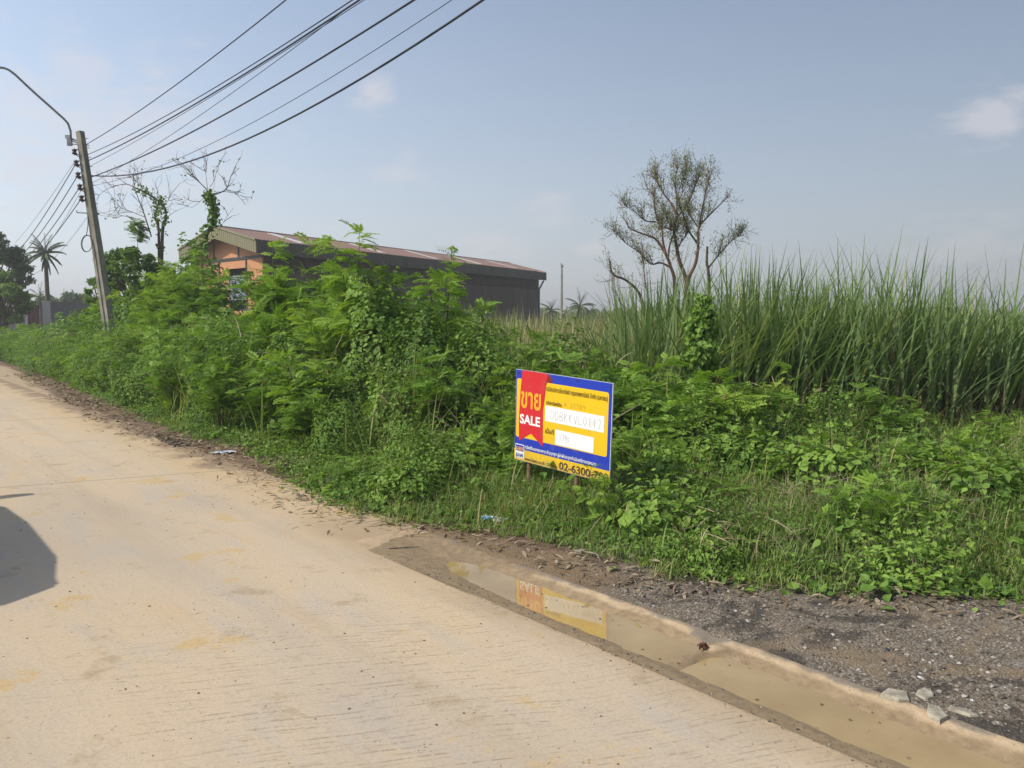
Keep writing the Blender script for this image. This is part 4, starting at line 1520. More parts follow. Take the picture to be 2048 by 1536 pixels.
def blades(g, P, H, wid, tint, lean=.25, r=rng, bends=(.45, .3, .17, .08), az0=None):
    n = len(P)
    a = r.uniform(0, 6.28, n) if az0 is None else az0 + r.normal(0, .9, n)
    ln = np.abs(r.normal(0, lean, n))
    D = np.column_stack([np.cos(a) * ln, np.sin(a) * ln, np.ones(n)])
    # blade bends away from vertical: template -z is the lean side
    N = np.column_stack([-np.cos(a), -np.sin(a), ln])
    tw = r.normal(0, .7, n)
    pick = r.choice(4, n, p=bends)
    S_ = nrm(np.cross(N, D))
    for j in range(4):
        m = pick == j
        T, F = BL[j]
        T = T.copy()
        T[:, 1] *= 1 / .016
        stamp(g, T, F, P[m], D[m], N[m], H[m], wid[m] if hasattr(wid, '__len__') else wid, tint[m])


r = np.random.default_rng(21)
# tall reed bed
g = Geo()
pts, hs = [], []
n = 16000
X = r.uniform(1.0, 26, n * 3); Y = 11.2 + (r.uniform(0, 1, n * 3) ** 1.5) * 17
q = X / Y
front = 10.7 + .35 * n2(X * 1.1, X * .3, 51) + np.interp(q, [.12, .2, .3, .5, .7], [.5, .1, -.1, -.4, -.7])
ok = (q > .105) & (q < .85) & (Y > front)
clump = n2(X * 2.2, Y * 2.2, 52)
ok &= r.uniform(0, 1, n * 3) < .62 + .5 * clump
X, Y, q = X[ok][:n], Y[ok][:n], q[ok][:n]
H = np.interp(q, [.10, .125, .16, .30, .44, .52, .60, .66], [1.6, 2.15, 2.42, 2.6, 2.6, 2.4, 1.95, 1.75])
top_by_depth = 1 - .012 * (Y - 11)
H = H * top_by_depth * (.86 + .17 * n2(X * 1.7, Y * 1.7, 53)) * r.uniform(.55, 1.12, len(X))
tint = np.clip(.54 + .13 * r.normal(size=len(X)) + .14 * n2(X, Y, 54), 0, .84)
dry = r.uniform(size=len(X)) < .15
tint = np.where(dry, r.uniform(.86, 1, len(X)), tint)
blades(g, np.column_stack([X, Y, 0 * X]), H * 1.08, r.uniform(.022, .040, len(X)), tint, .20, r, (.34, .36, .20, .10))
# long leaning blades at the fringe
m = 1300
X = r.uniform(1.6, 11, m); Y = 10.5 + r.uniform(0, 2.2, m)
blades(g, np.column_stack([X, Y, 0 * X]), r.uniform(1.7, 2.9, m), .034, np.clip(r.normal(.5, .17, m), 0, 1), .36, r, (.15, .3, .3, .25), az0=0.3)
tag(g.build('reeds', M['reed']), 'bed of tall green cattail reeds at the right', 'reeds', kind='stuff')
# dead brown stuff at the foot of the reeds
g = Geo()
m = 2600
X = r.uniform(1.5, 9, m); Y = 10.6 + r.uniform(0, 1.6, m)
blades(g, np.column_stack([X, Y, 0 * X]), r.uniform(.4, 1.2, m), .018, r.uniform(.1, .8, m), .6, r, (.2, .3, .3, .2))
tag(g.build('dead_reeds', M['dry']), 'dead brown reed leaves at the foot of the reed bed', 'reeds', kind='stuff')
# shorter dry field of reeds behind the thicket
g = Geo()
n = 26000
Y = 12.5 + r.uniform(0, 1, n * 2) ** 1.3 * 42
X = Y * r.uniform(-.42, .60, n * 2)
s_, t_ = (X - O2[0]) * DS[0] + (Y - O2[1]) * DS[1], (X - O2[0]) * NT2[0] + (Y - O2[1]) * NT2[1]
inside_wh = ((X - Av[0]) * -Vv[1] + (Y - Av[1]) * Vv[0])
ok = (t_ > 5.2) & (r.uniform(size=len(X)) < .6 + .5 * n2(X * .9, Y * .9, 61)) & (Y < 46)
X, Y = X[ok][:n], Y[ok][:n]
H = 1.68 * (1 + .16 * n2(X * .7, Y * .7, 62)) * r.uniform(.6, 1.12, len(X)) * np.interp(X / Y, [-.4, -.2, .1, .5], [1.1, 1.05, 1.0, 1.15])
dryp = np.clip(.72 + .3 * n2(X * .5, Y * .5, 63) + .0 * X, .1, .9)
dd_ = r.uniform(size=len(X)) < dryp
tint = np.where(dd_, r.uniform(.86, 1.0, len(X)), np.clip(r.normal(.5, .14, len(X)), 0, .8))
blades(g, np.column_stack([X, Y, 0 * X]), H, r.uniform(.016, .03, len(X)) * np.sqrt(Y / 14), tint, .16, r)
tag(g.build('dry_reeds', M['reed']), 'field of half dry reeds between the thicket and the warehouse', 'reeds', kind='stuff')

# ---- verge grass and ground cover
r = np.random.default_rng(31)
g, gw = Geo(), Geo()


def verge_pts(n, smin, smax, depth, seed, pw=1.0):
    rr = np.random.default_rng(seed)
    s = rr.uniform(smin, smax, n)
    t = edge_t(s) - .05 + rr.uniform(0, 1, n) ** pw * depth
    return s, t


def put_grass(g, n, smin, smax, depth, seed, hmin, hmax, wid, dryf=.12, bend=(.2, .35, .3, .15), patchy=.55, lean=.6):
    rr = np.random.default_rng(seed)
    s, t = verge_pts(n, smin, smax, depth, seed + 1)
    e = t - edge_t(s) + .14 * n2(s * 3.5, t * 3.5, 71) + .07 * n2(s * 11, t * 11, 72)
    dens = sm(e, 0.0, .16) * (patchy + .5 * n2(s * 2.2, t * 2.2, seed))
    ok = rr.uniform(size=n) < dens
    s, t, e = s[ok], t[ok], e[ok]
    hh = hmin + (hmax - hmin) * sm(e, .05, 2.2)
    H = hh * rr.uniform(.5, 1.25, len(s)) * (1 + .3 * n2(s * 1.5, t * 1.5, 73))
    P = W(s, t, verge_z(s, t) - .01)
    tint = np.clip(.5 + .16 * n2(s * 1.2, t * 1.2, 74) + rr.normal(0, .12, len(s)), 0, .84)
    dr = rr.uniform(size=len(s)) < dryf * (1 + 1.4 * n2(s * 1.3, t * 1.3, 75))
    tint = np.where(dr, rr.uniform(.85, 1, len(s)), tint)
    blades(g, P, H, wid, tint, lean, rr, bend)


put_grass(g, 80000, -4.5, 3.5, 2.2, 81, .08, .30, .006)
put_grass(g, 84000, -6.5, 4.5, 8.0, 83, .12, .42, .008, .14, (.08, .27, .37, .28), .5, 1.0)
put_grass(g, 50000, 3.5, 26, 1.7, 85, .07, .20, .010)
put_grass(g, 1800, -6, 5, 7.5, 87, .3, .75, .009, .30, (.0, .2, .4, .4), .6)
tag(g.build('verge_grass', M['grass']), 'uneven green grass growing along the roadside', 'grass', kind='stuff')


def put_weeds(g, n, smin, smax, depth, seed, l0, l1, hmax, per=9, kind=0, spread=.10):
    rr = np.random.default_rng(seed)
    s, t = verge_pts(n, smin, smax, depth, seed + 1)
    e = t - edge_t(s) + .16 * n2(s * 3, t * 3, 91)
    ok = rr.uniform(size=n) < sm(e, 0.02, .2) * (.5 + .55 * n2(s * 1.6, t * 1.6, seed + 5))
    s, t, e = s[ok], t[ok], e[ok]
    m = len(s)
    s2 = np.repeat(s, per) + rr.normal(0, spread, m * per)
    t2 = np.repeat(t, per) + rr.normal(0, spread, m * per)
    hb = np.repeat(hmax * rr.uniform(.25, 1, m) * (.35 + .65 * sm(e, 0, 1.6)), per)
    z = verge_z(s2, t2) + hb * rr.uniform(.15, 1, m * per)
    P = W(s2, t2, z)
    N = np.array([0, 0, 1.0]) + rr.normal(0, .42, P.shape) + np.array([-.2, -.1, 0])
    D = rr.normal(0, 1, P.shape) * np.array([1, 1, .4])
    base = np.repeat(rr.normal(.52, .12, m), per)
    tint = np.clip(base + rr.normal(0, .08, m * per), 0, .97)
    leaves(g, P, D, N, rr.uniform(l0, l1, m * per), tint, kind)


put_weeds(gw, 5200, -5, 3.5, 4.5, 101, .020, .042, .16, 10, 0, .055)
put_weeds(gw, 9500, -6, 5, 7.5, 103, .030, .060, .26, 8, 1, .08)
put_weeds(gw, 5200, 3, 26, 1.9, 105, .035, .065, .24, 10, 1, .09)
put_weeds(gw, 2600, 3, 26, 1.9, 107, .035, .06, .22, 10, 0, .09)
put_weeds(gw, 450, -5, 4, 4.6, 109, .06, .10, .34, 7, 0, .14)
tag(gw.build('ground_cover', M['vine']), 'low leafy weeds and creepers covering the verge', 'weeds', kind='stuff')
# straw and dead leaves along the dirt edge
g = Geo()
rr = np.random.default_rng(121)
n = 7600
s = np.concatenate([rr.uniform(.4, 24, n * 3 // 4), rr.uniform(-4, .5, n // 4)])
t = edge_t(s) + rr.normal(0, .2, len(s)) - .24 * sm(s, 4, 8)
ok = (t > .05) | (s > 1.8)
s, t = s[ok], t[ok]
ok = rr.uniform(size=len(s)) < .5 + .6 * n2(s * 2.3, t * 2.3, 125)
s, t = s[ok], t[ok]
P = W(s, t, verge_z(s, np.maximum(t, .03)) + .012 + rr.uniform(0, .02, len(s)))
D = rr.normal(0, 1, P.shape) * np.array([1, 1, .12])
N = np.array([0, 0, 1.0]) + rr.normal(0, .25, P.shape)
L = rr.uniform(.025, .11, len(s)) * np.sqrt(np.maximum(1, s / 4))
T_, F_ = strip_T(3, .5, 1.0, .5)
stamp(g, T_, F_, P, D, N, L, rr.uniform(.006, .026, len(s)) * np.sqrt(np.maximum(1, s / 5)), rr.uniform(0, 1, len(s)))
# long twigs
n = 240
s = np.concatenate([rr.uniform(.6, 16, n), rr.uniform(-4, 4, 60)]); t = edge_t(s) + rr.normal(.0, .25, len(s)); t[n:] += rr.uniform(.2, 3, 60)
P = W(s, t, verge_z(s, t) + .03 + .06 * (t > edge_t(s) + .3)); D = rr.normal(0, 1, P.shape) * np.array([1, 1, .15])
stamp(g, T_, F_, P, D, np.array([0, 0, 1.0]) + rr.normal(0, .3, P.shape), rr.uniform(.15, .5, len(s)), .007, rr.uniform(0, .8, len(s)))
# tangles of dead straw in the grass
for (px, py, cn) in [(1640, 985, 170), (1560, 930, 90), (1700, 900, 150), (1900, 1010, 110), (1350, 890, 60), (640, 850, 60), (1460, 1060, 50), (1890, 950, 90), (1380, 1010, 60)]:
    c0 = ground(px, py, .25)
    P = np.array(c0) + rr.normal(0, 1, (cn, 3)) * np.array([.22, .16, .05])
    stamp(g, T_, F_, P, rr.normal(0, 1, P.shape) * np.array([1, 1, .5]), np.array([0, 0, 1.0]) + rr.normal(0, .5, P.shape), rr.uniform(.08, .3, cn), .007, rr.uniform(.3, 1, cn))
tag(g.build('plant_litter', M['dry']), 'dry straw, twigs and dead leaves along the verge', 'litter', kind='stuff')

# ---- gravel and grit
k = NT('stone_chips')
c = k.ramp(k.attr('tint'), [(0, (.06, .052, .045)), (.5, (.22, .185, .145)), (.85, (.36, .33, .29)), (1, (.60, .59, .57))])
M['stone'] = k.principled(c, .9, None, .2)
OCT = np.array([(1, 0, 0), (.3, .8, .1), (-.8, .5, 0), (-.7, -.6, .1), (.4, -.8, 0), (.1, .1, .55), (0, 0, -.4)])
OF = np.array([(0, 1, 5), (1, 2, 5), (2, 3, 5), (3, 4, 5), (4, 0, 5), (1, 0, 6), (2, 1, 6), (3, 2, 6), (4, 3, 6), (0, 4, 6)])
g = Geo()
n = 26000
s = rr.uniform(-5, .9, n); t = .06 + rr.uniform(0, 1, n) * 2.4
ok = (t < edge_t(s) + .15) & (rr.uniform(size=n) < gravel_f(s, t) * (.55 + .6 * n2(s * 2.4, t * 2.4, 131)) + .04)
s, t = s[ok], t[ok]
P = W(s, t, verge_z(s, t) + .003)
sz = .0035 + .013 * rr.uniform(size=len(s)) ** 3
stamp(g, OCT, OF, P, np.column_stack([rr.normal(size=(len(s), 2)), np.zeros(len(s))]), np.array([0, 0, 1.0]) + rr.normal(0, .3, P.shape), sz, None, np.clip(rr.beta(1.3, 2.2, len(s)), 0, 1))
# grit on the road, in the wet sand and by the gutter
n = 2600
s = rr.uniform(-4, 9, n); t = -rr.uniform(0.4, 1, n) ** 1 * 5.2 + 2
t = np.minimum(t, -.5); ok = rr.uniform(size=n) < .35 + .6 * n2(s * 1.3, t * 1.3, 133)
s, t = s[ok], t[ok]
s = np.append(s, rr.uniform(-4, 1.5, 700)); t = np.append(t, rr.normal(-.50, .05, 700))
P = W(s, t, np.where(t < GE, .001, gutter_z(s, t) + .001))
stamp(g, OCT, OF, P, np.column_stack([rr.normal(size=(len(s), 2)), np.zeros(len(s))]), np.array([0, 0, 1.0]) + rr.normal(0, .3, P.shape), .0025 + .007 * rr.uniform(size=len(s)) ** 4, None, rr.uniform(0, .7, len(s)))
tag(g.build('gravel', M['stone']), 'loose gravel and grit beside the gutter', 'gravel', kind='stuff')

# ------------------------------------------------------------------ small things on the ground
M['rubble'] = plain('broken_concrete', (.40, .355, .27), .95, .25, 20, .1, bump=.5)
def chunk(px, py, size, seed, name, label, mat='rubble', flatten=.16, cat='rubble', group=None):
    """angular broken piece: an irregular polygon slab with a chipped top"""
    import bmesh
    p = ground(px, py, .01)
    q = random.Random(seed)
    n = q.choice((5, 6, 7))
    a = sorted((i + q.uniform(-.3, .3)) * 2 * math.pi / n for i in range(n))
    out = [(math.cos(b) * size * q.uniform(.75, 1.1), math.sin(b) * size * .72 * q.uniform(.75, 1.1)) for b in a]
    h = size * flatten
    bm_ = bmesh.new()
    lo = [bm_.verts.new((x * 1.04, y * 1.04, -.012)) for x, y in out]
    mi = [bm_.verts.new((x, y, h * q.uniform(.6, .95))) for x, y in out]
    hi = [bm_.verts.new((x * .86, y * .86, h * q.uniform(.95, 1.15))) for x, y in out]
    for A_, B_ in ((lo, mi), (mi, hi)):
        for i in range(n):
            bm_.faces.new((A_[i], A_[(i + 1) % n], B_[(i + 1) % n], B_[i]))
    c_ = bm_.verts.new((0, 0, h * 1.08))
    for i in range(n):
        bm_.faces.new((hi[i], hi[(i + 1) % n], c_))
    me = bpy.data.meshes.new(name); bm_.to_mesh(me); bm_.free()
    me.materials.append(M[mat])
    o = bpy.data.objects.new(name, me); COL.objects.link(o)
    o.location = (p.x, p.y, .010)
    o.rotation_euler = (q.uniform(-.08, .08), q.uniform(-.08, .08), q.uniform(0, 6))
    tag(o, label, cat, group)
    return o


for i, (px, py, sz, lab) in enumerate([(1796, 1392, .070, 'upper left slab of broken concrete against the gutter lip'), (1872, 1428, .065, 'slab of broken concrete lying lowest beside the gutter lip'),
                                       (1850, 1390, .055, 'small upper right piece of broken concrete by the gutter'), (1925, 1424, .055, 'right hand piece of broken concrete by the gutter')]):
    chunk(px, py, sz, 200 + i, 'concrete_chunk', lab, group='broken concrete beside the gutter')
chunk(1160, 1108, .055, 210, 'stone', 'brownish stone half buried at the edge of the grass', flatten=.5, cat='stone')
chunk(1122, 1075, .040, 211, 'stone', 'pale stone among the dead straw below the sign', flatten=.5, cat='stone')
chunk(1775, 1303, .017, 212, 'dark_pebble', 'single small black lump on the gravel at the right', 'cable', .7, 'pebble')
M['plastic'] = plain('crumpled_plastic', (.62, .66, .70), .35, .15, 12, .5)
M['plasticblue'] = plain('blue_plastic', (.12, .38, .55), .35, .15, 12, .5)
M['deadleaf'] = plain('dead_leaf', (.12, .055, .035), .8, .3, 30, .2)


def crumple(px, py, w_, d_, h_, seed, name, mat, label, cat, zoff=.02):
    p = ground(px, py, zoff)
    q = np.random.default_rng(seed)
    a, b = 14, 9
    U, V_ = np.meshgrid(np.linspace(-1, 1, a), np.linspace(-1, 1, b), indexing='ij')
    X_ = U * w_ / 2 * (1 + .2 * q.normal(size=U.shape)); Y_ = V_ * d_ / 2 * (1 + .25 * q.normal(size=U.shape))
    Z_ = h_ * (.3 + .5 * np.abs(n2(U * 3, V_ * 3, seed))) * (1 - .6 * (U ** 2 + V_ ** 2) / 2) + h_ * .15 * q.normal(size=U.shape)
    i = np.arange(a - 1)[:, None] * b; j = np.arange(b - 1)[None]
    g = Geo().add(np.stack([X_, Y_, np.maximum(Z_, 0)], -1).reshape(-1, 3), np.stack([i + j, i + j + 1, i + b + j + 1, i + b + j], -1).reshape(-1, 4))
    o = g.build(name, mat, None, False, (p.x, p.y, zoff))
    o.rotation_euler = (0, 0, q.uniform(-.6, .6))
    tag(o, label, cat)
    return o


crumple(985, 1040, .17, .10, .045, 1, 'plastic_bag', M['plastic'], 'crumpled pale plastic bag in the grass below the sign', 'litter', .03)
crumple(972, 1037, .06, .05, .03, 5, 'plastic_scrap', M['plasticblue'], 'light blue plastic scrap beside the crumpled bag', 'litter', .05)
crumple(447, 905, .26, .12, .03, 2, 'plastic_sheet', M['plastic'], 'flat white plastic sheet on the dirt at the road edge', 'litter', .02)
crumple(400, 855, .30, .10, .03, 6, 'paper_scrap', M['plastic'], 'pale scrap among straw near the far left bushes', 'litter', .02)
crumple(1405, 1298, .045, .030, .045, 3, 'dead_leaf', M['deadleaf'], 'curled dark brown dead leaf standing on the gutter lip', 'leaf', -.005)
# stick lying in the wet sand
p = ground(810, 1096, .004)
g = Geo(); g.tube([(-.11, -.02, .006), (0, 0, .008), (.10, .03, .005)], [.003, .004, .002], 5)
tag(g.build('stick', M['rust'], None, False, (p.x, p.y, .0)), 'thin dark stick lying on the wet sand', 'stick')
# storm drain inlet at the road edge
q0 = ground(322, 873, 0); q1 = ground(362, 893, 0)
M['hole'] = plain('drain_iron', (.085, .065, .055), .8, .3, 6)
g = Geo()
dd = np.array([(q1 - q0).x, (q1 - q0).y, 0]); Ln = np.linalg.norm(dd); dd = dd / Ln; nn = np.array([-dd[1], dd[0], 0])
mid_ = (q0 + q1) / 2
for k_ in range(9):
    g.box(np.array([0, 0, .006]) + dd * (k_ / 8 - .5) * Ln, (.03, .13, .012), axes=[dd, nn, [0, 0, 1]])
for sg_ in (-1, 1):
    g.box(np.array([0, 0, .007]) + nn * sg_ * .075, (Ln + .04, .025, .014), axes=[dd, nn, [0, 0, 1]])
g.box((0, 0, -.01), (Ln, .13, .02), axes=[dd, nn, [0, 0, 1]])
tag(g.build('drain_grate', M['hole'], None, False, (mid_.x, mid_.y, .004)), 'dark rectangular drain grate at the right edge of the road', 'drain')

# sprigs growing in front of the sign
for i, (px, py, Y, h, sd) in enumerate([(1160, 1020, 6.05, .46, 1), (1200, 1030, 5.95, .38, 2), (1222, 1030, 6.1, .44, 3)]):
    gl, gs = leucaena(h, .15, 3, 300 + sd, 22, (.09, .14), .3, 1, .3, .6)
    b = at(px, py, Y)
    o = shrub_obj('weed_sprig', gl, gs, 'leucaena', (b.x, b.y, .03))
    tag(o, ['feathery weed sprig before the phone number on the sign', 'feathery weed sprig before the lower right corner of the sign', 'rightmost feathery sprig touching the edge of the sign'][i], 'weed', 'weed sprigs in front of the sign')

# ------------------------------------------------------------------ trees
def limb_px(pts, Y, yj=0.0, seed=0):
    """main limb from zoomed-picture points of the sparse tree"""
    r_ = random.Random(seed)
    n = len(pts)
    off = r_.uniform(-1, 1) * yj
    return [at(1180 + x / 4.876, 300 + y / 4.876, Y + off * i / max(1, n - 1)) for i, (x, y) in enumerate(pts)]


def smooth_path(P, k_=4):
    P = np.array([tuple(p) for p in P])
    n = len(P)
    q = np.linspace(0, n - 1, (n - 1) * k_ + 1)
    out = []
    for u in q:
        i = min(int(u), n - 2); f = u - i
        p0, p1, p2, p3 = P[max(i - 1, 0)], P[i], P[i + 1], P[min(i + 2, n - 1)]
        out.append(.5 * ((2 * p1) + (-p0 + p2) * f + (2 * p0 - 5 * p1 + 4 * p2 - p3) * f * f + (-p0 + 3 * p1 - 3 * p2 + p3) * f ** 3))
    return np.array(out)


def twig(r, p, d, ln, rad, gs, tips, depth, up=.35, curl=.3, nb=3):
    n = 5
    pts = [p]
    d = d / np.linalg.norm(d)
    for i in range(n):
        d = d + r.normal(0, curl * .35, 3) + np.array([0, 0, up * .12])
        d = d / np.linalg.norm(d)
        pts.append(pts[-1] + d * ln / n)
    pts = np.array(pts)
    gs.tube(pts, np.linspace(rad, rad * .45, n + 1), 4 if rad < .02 else 6, cap=False)
    if depth == 0:
        tips.append(pts)
        return
    for b in range(nb):
        i = r.integers(2, n + 1)
        dd = d + r.normal(0, .75, 3)
        twig(r, pts[i], dd, ln * r.uniform(.45, .75), rad * .55, gs, tips, depth - 1, up, curl, nb)
    tips.append(pts[2:])


# sparse olive tree behind the reeds
TY = 30.0
LIMBS = [
    ([(960, 1700), (945, 1310), (870, 1080), (840, 920), (820, 780), (850, 650)], .13, .07),
    ([(850, 650), (930, 560), (990, 440), (1030, 340), (1060, 270)], .06, .02),
    ([(850, 650), (790, 520), (720, 430), (665, 330), (625, 220)], .06, .02),
    ([(850, 650), (848, 480), (830, 330), (850, 190)], .055, .015),
    ([(848, 520), (900, 420), (915, 300), (940, 190)], .03, .01),
    ([(830, 1700), (825, 1290), (790, 1150), (740, 1020), (640, 870), (550, 830), (400, 770), (345, 690)], .11, .025),
    ([(740, 1020), (712, 900), (700, 780), (645, 640), (620, 450), (560, 370)], .07, .015),
    ([(790, 1150), (690, 1100), (590, 1110), (480, 1000), (340, 900), (225, 770)], .06, .015),
    ([(640, 700), (540, 690), (460, 620), (340, 540)], .04, .012),
    ([(760, 1050), (770, 960), (800, 860), (830, 800), (740, 760), (690, 780)], .05, .03),
    ([(830, 800), (760, 700), (720, 600)], .035, .015),
    ([(1000, 1600), (950, 1310), (1030, 1100), (1055, 920), (1060, 760), (1120, 680), (1240, 560), (1350, 450)], .11, .02),
    ([(1060, 760), (1090, 600), (1120, 450), (1180, 230)], .06, .015),
    ([(1060, 760), (990, 660), (950, 600)], .04, .015),
    ([(1055, 920), (960, 780), (905, 620), (875, 560)], .06, .03),
    ([(860, 940), (930, 840), (950, 780), (890, 720)], .035, .02),
    ([(1175, 1650), (1155, 1200), (1138, 1100), (1144, 940)], .10, .065),
    ([(1155, 1150), (1210, 1080), (1290, 980), (1400, 870), (1475, 822)], .05, .012),
    ([(560, 1650), (480, 1400), (350, 1270), (220, 1210), (190, 1070)], .08, .05),
    ([(600, 1600), (540, 1300), (520, 1080)], .05, .02),
]
r = np.random.default_rng(404)
gs, gl = Geo(), Geo()
base = at(1375, 640, TY); base = np.array([base.x, base.y, 0])
tips, upt = [], []
for i, (pp, r0, r1) in enumerate(LIMBS):
    P = limb_px(pp, TY + [0, .5, -.5, .3, .2, .8, -.6, .9, -.8, .2, .3, -.7, -.9, -.4, .4, .2, .2, .6, .3, 0][i] * .8, .8, i)
    Q = smooth_path(P) - base
    gs.tube(Q, np.linspace(r0 * .72, r1 * .6, len(Q)), 7, cap=False)
    if i in (16,):
        continue
    for _ in range(int(len(Q) * (1.2 if i in (0, 5, 11, 18) else 2.6))):
        j = r.integers(len(Q) // 3, len(Q))
        d = np.array([r.normal(0, .45), r.normal(0, .5), 1.0]) if r.uniform() < .7 else r.normal(0, 1, 3)
        d = d + (Q[j] - Q[j - 1]) / np.linalg.norm(Q[j] - Q[j - 1]) * .8
        twig(r, Q[j], d, r.uniform(.25, .68), .009, gs, tips, 1, .55, .30, 3)
tp = np.vstack([t_[r.integers(0, len(t_), 5)] for t_ in tips])
pz = n2(tp[:, 0] * 1.1, tp[:, 2] * 1.1, 405) + .5 * n2(tp[:, 0] * 3, tp[:, 2] * 3, 406)
tp = tp[(r.uniform(size=len(tp)) < .24 + .16 * pz)]
tp = np.repeat(tp, 2, 0) + r.normal(0, .09, (len(tp) * 2, 3))
leaves(gl, tp, r.normal(0, 1, tp.shape), r.normal(0, 1, tp.shape) + np.array([0, 0, .6]), r.uniform(.05, .09, len(tp)), np.clip(r.normal(.55, .2, len(tp)), 0, 1), 1)
o = empty('bare_tree', tuple(base))
gs.build('trunk', M['redbark'], o)
gl.build('crown', M['olive'], o)
tag(o, 'sparse many-stemmed tree with thin olive leaves behind the reeds', 'tree')
gs = Geo()
for _ in range(16):
    e = np.array(at(1180 + (r.uniform(190, 290)) / 4.876, 300 + 1190 / 4.876, TY)) - base
    gs.tube([e, e + np.array([r.normal(0, .04), 0, -.5]), e + np.array([r.normal(0, .08), 0, -r.uniform(.6, 1.5)])], .005, 3)
gs.build('hanging_vine', M['redbark'], o)


def crown_tree(name, px, Y, top_py, spread, seed, label, leafm='treeleaf', nclump=60, per=130, low=.3, lsize=(.07, .13), kind=0, dens=.42, trunk_r=.14, tint0=.5, group=None, flat=1.0):
    r = np.random.default_rng(seed)
    b = at(px, 640, Y); H = zt_(top_py, Y)
    gs, gl = Geo(), Geo()
    c = []
    for _ in range(nclump):
        v = nrm(r.normal(0, 1, 3)); rad = r.uniform(.45, 1) ** .6
        z = H * (low + (1 - low) * .5) + v[2] * rad * H * (1 - low) * .5 * flat
        w = math.sqrt(max(.05, 1 - ((z / H - (low + .5 * (1 - low))) / (.55 * (1 - low))) ** 2))
        c.append([v[0] * rad * spread * w * r.uniform(.8, 1.15), v[1] * rad * spread * w, min(z, H * .95)])
    c = np.array(c)
    trunk_top = np.array([r.normal(0, .1), 0, H * (low + .1)])
    gs.tube(smooth_path([(0, 0, 0), (r.normal(0, .08), 0, H * low * .5), trunk_top]), np.linspace(trunk_r, trunk_r * .6, 9), 8)
    for q in c[:: max(1, nclump // 22)]:
        m = (trunk_top + q) / 2 + np.array([0, 0, -.1 * H * r.uniform(0, 1)])
        gs.tube(smooth_path([trunk_top * .8, m, q]), np.linspace(trunk_r * .42, .015, 9), 5, cap=False)
    N = nclump * per
    idx = r.integers(0, nclump, N)
    cr = (dens * spread) * r.uniform(.5, 1.0, nclump)
    u = runit(r, N)
    off = u * (cr[idx] * r.uniform(.3, 1, N) ** .5)[:, None] * np.array([1, 1, .62])
    P = c[idx] + off
    Nn = u * .7 + np.array([0, 0, .7]) + r.normal(0, .4, (N, 3))
    ct = r.normal(0, .10, nclump)
    tint = np.clip(tint0 + ct[idx] + r.normal(0, .12, N), 0, 1)
    D = r.normal(0, 1, (N, 3)) + np.array([0, 0, -.5])
    leaves(gl, P, D, Nn, r.uniform(*lsize, N), tint, kind)
    o = empty(name, (b.x, b.y, 0))
    gs.build('trunk', M['bark'], o)
    gl.build('crown', M[leafm], o)
    tag(o, label, 'tree', group)
    return o


crown_tree('creeper_clad_tree', 276, 27.5, 478, 1.5, 501, 'rounded tree smothered in creeper just right of the leaning pole', 'vine', 48, 150, .40, (.08, .15), 0, .27, .12, .46)
crown_tree('small_tree', 200, 31, 548, .55, 502, 'small drooping tree seen just left of the leaning pole', 'vine', 10, 110, .5, (.09, .17), 1, .4, .06, .45)
crown_tree('bushy_tree', 318, 27, 560, 1.1, 503, 'dark leafy tree base filling the gap below the creeper clad tree', 'treeleaf', 26, 140, .1, (.08, .15), 0, .34, .1, .45)
crown_tree('bushy_tree', 245, 29.5, 588, 1.6, 513, 'mid green bushy tree directly behind the pole foot', 'vine', 28, 130, .05, (.08, .14), 0, .3, .1, .42)
crown_tree('big_tree', -22, 56, 452, 2.6, 504, 'tall dark round tree cut by the left edge of the picture', 'treeleaf', 60, 170, .35, (.18, .32), 1, .30, .3, .35)
crown_tree('layered_tree', 6, 50, 545, 1.7, 505, 'lower spreading tree with bright layered tips at the left edge', 'treeleaf', 44, 150, .22, (.14, .24), 0, .28, .2, .68, flat=1.0)
crown_tree('dark_tree', 34, 60, 552, 1.0, 506, 'dense dark tree left of the coconut palm', 'treeleaf', 32, 140, .12, (.18, .3), 0, .34, .25, .22)
for i, (px, Y, ty, sp, lab) in enumerate([(88, 100, 590, 3.0, 'distant dark tree immediately right of the dense dark tree'), (150, 105, 584, 3.4, 'distant low tree right of the coconut palm trunk'),
                                          (190, 112, 586, 3.2, 'distant low tree at the left of the pole, near the grey wall'), (118, 110, 596, 2.6, 'small distant tree behind the foot of the coconut palm')]):
    crown_tree('distant_tree', px, Y, ty, sp, 520 + i, lab, 'treeleaf', 26, 70, .1, (.35, .6), 0, .36, .3, .35, group='distant trees behind the walled yard')
for i, (px, Y, ty, sp) in enumerate([(1082, 118, 628, 3.2), (1120, 122, 630, 3.6), (1190, 125, 620, 3.0), (1225, 118, 618, 3.6), (1150, 130, 628, 5), (1270, 130, 622, 6), (1330, 140, 625, 7), (1420, 150, 625, 8)]):
    o = crown_tree('distant_tree', px, Y, ty, sp, 540 + i, 'low hazy tree on the horizon between warehouse and reeds', 'treeleaf', 22, 60, .1, (.4, .7), 0, .36, .3, .4, group='low trees along the horizon')

# far wood to the horizon behind everything
g = Geo()
r = np.random.default_rng(600)
n = 9000
ang = r.uniform(-.95, 1.1, n); R_ = r.uniform(210, 330, n)
X, Y = np.sin(ang) * R_, np.cos(ang) * R_
Z = r.uniform(0, 1, n) * (3.2 + 1.2 * n2(ang * 40, ang * 3, 601))
P = np.column_stack([X, Y, Z])
leaves(g, P, r.normal(0, 1, P.shape), r.normal(0, 1, P.shape) + np.array([0, -1, .5]), r.uniform(1.2, 2.6, n), np.clip(r.normal(.45, .15, n), 0, 1))
tag(g.build('far_wood', M['treeleaf']), 'thin line of trees on the far horizon', 'wood', kind='stuff')


